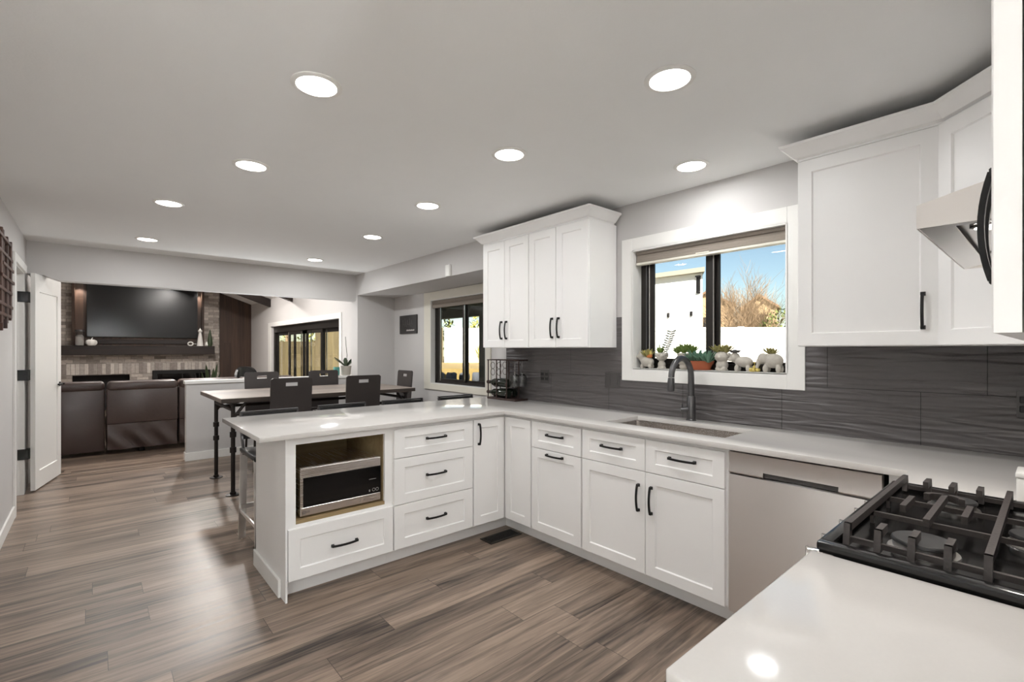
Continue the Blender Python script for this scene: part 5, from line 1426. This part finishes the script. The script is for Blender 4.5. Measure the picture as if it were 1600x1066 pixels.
def gable_house(label, x0, y0, y1, ze, zp, ext):
    r = thing('neighbour_house', label, 'house', (x0, (y0 + y1) / 2, GZ)); ym = (y0 + y1) / 2; sl = (zp - ze) / (ym - y0); o = .3
    MB().prism([(x0, y0, GZ), (x0, y0, ze), (x0, ym, zp), (x0, y1, ze), (x0, y1, GZ)], ext).build('wall', M['tan'], r, 0)
    mb = MB()
    mb.prism([(x0 - .3, y0 - o, ze - o * sl), (x0 - .3, ym, zp), (x0 - .3, ym, zp + .16), (x0 - .3, y0 - o, ze - o * sl + .16)], ext)
    mb.prism([(x0 - .3, y1 + o, ze - o * sl), (x0 - .3, ym, zp), (x0 - .3, ym, zp + .16), (x0 - .3, y1 + o, ze - o * sl + .16)], ext)
    mb.build('roof', M['roofbrown'], r, 0)
    MB().box(x0 - .03, x0, ym - .35, ym + .35, 2.9, 3.9).build('window', M['platedark'], r, 0)
    return r
gable_house('tan gabled house farther left behind the bare tree', 36, 15.95, 20.0, 4.75, 5.75, (6, 3.2, 0))
gable_house('tan gabled house farther right behind the bare tree', 36, 12.95, 15.1, 4.45, 5.2, (6, 2.3, 0))

# trees and shrubs
def bare_tree(label, base, H, spread, seed):
    r = thing('bare_tree', label, 'tree', base); rnd = random.Random(seed); tr = MB(); tw = MB()
    def grow(p, d, L, rad, lev):
        n = 3; pts = [p]; q = Vector(p); dd = Vector(d)
        for k in range(n):
            dd = (dd + Vector((rnd.uniform(-.18, .18), rnd.uniform(-.18, .18), rnd.uniform(.0, .14)))).normalized(); q = q + dd * L / n; pts.append(tuple(q))
        (tr if lev < 2 else tw).tube(pts, [rad * (1 - .45 * k / n) for k in range(n + 1)], 6 if lev < 2 else 3)
        if lev < 4:
            for k in range((6, 5, 5, 3)[lev]):
                t = rnd.uniform(.3, 1.0); i_ = min(n - 1, int(t * n)); s = Vector(pts[i_]).lerp(Vector(pts[i_ + 1]), t * n - i_)
                a = rnd.uniform(0, 2 * PI); nd = (dd * .9 + Vector((math.cos(a), math.sin(a), .1)) * spread).normalized()
                grow(tuple(s), nd, L * rnd.uniform(.55, .8), max(.006, rad * .43), lev + 1)
    for k in range(6):
        a = k * 1.05; grow((base[0], base[1], base[2]), (math.cos(a) * .3, math.sin(a) * .3, 1), H * .42, .05, 0)
    tr.build('trunk', M['bark'], r); tw.build('twigs', M['bark'], r)
    return r
bare_tree('bare leafless tree behind the white fence under blue sky', (21.6, 9.0, GZ), 5.3, .6, 3)
def leafy(name, label, base, R, H, mat, n, seed, trunk=True, grp=None, lw=.16):
    r = thing(name, label, 'tree' if name == 'leafy_tree' else 'shrub', base, grp); rnd = random.Random(seed); mb = MB()
    for k in range(n):
        while True:
            v = Vector((rnd.uniform(-1, 1), rnd.uniform(-1, 1), rnd.uniform(-1, 1)))
            if .15 < v.length < 1: break
        k2 = v.length ** .3 / v.length
        p = Vector(base) + Vector((v.x * R * k2, v.y * R * k2, H * .62 + v.z * H * .40 * k2))
        d = Vector((rnd.uniform(-1, 1), rnd.uniform(-1, 1), rnd.uniform(-.5, 1)))
        mb.blade(p, d, lw * rnd.uniform(.7, 1.5), lw * .45, .1)
    mb.build('crown', mat, r, 0)
    if trunk: MB().tube([base, (base[0], base[1], base[2] + H * .6)], [H * .035, H * .015], 8).build('trunk', M['bark'], r)
    return r
leafy('shrub', 'dark olive shrub at the right edge of the sink window', (16.1, 5.55, GZ), .8, 2.75, M['foliage'], 1500, 11, True, None, .11)
for i, (x, y, R, H, mt_, l) in enumerate(((11.7, 19.4, 1.25, 3.1, 'foliage', 'tree behind the white fence, left of the bay window middle bar'), (14.1, 17.3, 1.2, 3.0, 'foliage2', 'tree behind the white fence, right of the bay window middle bar'), (9.0, 21.7, 1.3, 3.6, 'foliage2', 'yellow-green tree behind the cedar fence at the right of the sliding door'), (6.9, 24.0, 1.3, 4.2, 'foliage2', 'yellow-green tree behind the cedar fence, middle of the sliding door'), (4.2, 24.6, 1.3, 4.0, 'foliage', 'green tree behind the cedar fence at the left of the sliding door'))):
    leafy('leafy_tree', l, (x, y, GZ if i > 1 else .5), R, H, M[mt_], 900, 30 + i, True, 'trees beyond the garden fences', .2)
# patio cover outside the bay: roof, edge beam, post
r = thing('patio_cover', 'dark green-grey patio roof and post outside the bay window', 'patio cover', (6.0, 7.82, -.02))
mb = MB(); mb.box(3.6, 6.35, 5.0, 14.5, 2.36, 2.46)
for k in range(12): mb.box(3.6, 6.3, 5.2 + k * .8, 5.28 + k * .8, 2.24, 2.36)
mb.build('roof', M['patio'], r, 0)
MB().box(6.05, 6.2, 5.0, 14.5, 2.08, 2.36).build('edge_beam', M['patio'], r, 0)
for y in (7.82, 13.5): MB().box(6.02, 6.20, y - .09, y + .09, -.02, 2.08).build('support_post', M['patio'], r, 0)
# rock edging of the bank and plants on it
rnd = random.Random(5)
for k in range(17):
    for lv in range(3):
        t = (k + .5 * (lv % 2)) / 16; x = 6.95 + (11.35 - 6.95) * t; y = 13.0 + (8.75 - 13.0) * t
        q = .172 * rnd.uniform(.88, 1.0); mb = MB(); mb.ell((0, 0, 0), (q, q, .155), 10, 6)
        for v in mb.bm.verts:
            v.co = Vector([math.copysign(abs(c / m_) ** .55 * m_, c) for c, m_ in zip(v.co, (q, q, .155))]) * rnd.uniform(.82, 1.0)
        bmesh.ops.translate(mb.bm, verts=mb.bm.verts[:], vec=(x - .06 + .05 * lv, y - .06 + .05 * lv, GZ + .15 + .275 * lv))
        tag(mb.build('garden_rock', M['rock'], None, 50), 'blue-grey rock in the low rock edging of the grassy bank', 'rock', 'rocks edging the garden bank')
for i, (x, y, z, l) in enumerate(((11.55, 15.0, .80, 'tall grass clump in front of the white fence, right part of bay window'), (8.6, 15.1, .80, 'green shrub before the cedar fence, left part of bay window'))):
    r = thing('garden_plant', l, 'plant', (x, y, z)); mb = MB(); rnd = random.Random(i)
    for k in range(60 if i == 0 else 120):
        a = rnd.uniform(0, 2 * PI); e_ = rnd.uniform(.7, 1.5) if i == 0 else rnd.uniform(.2, 1.4)
        mb.blade((x + rnd.uniform(-.1, .1), y + rnd.uniform(-.1, .1), z + (0 if i == 0 else rnd.uniform(0, .5))), (math.cos(a) * math.cos(e_), math.sin(a) * math.cos(e_), math.sin(e_)), .95 if i == 0 else .4, .03 if i == 0 else .08, .2, -.1)
    mb.build('leaf', M['foliage2'] if i == 0 else M['foliage'], r, 0)
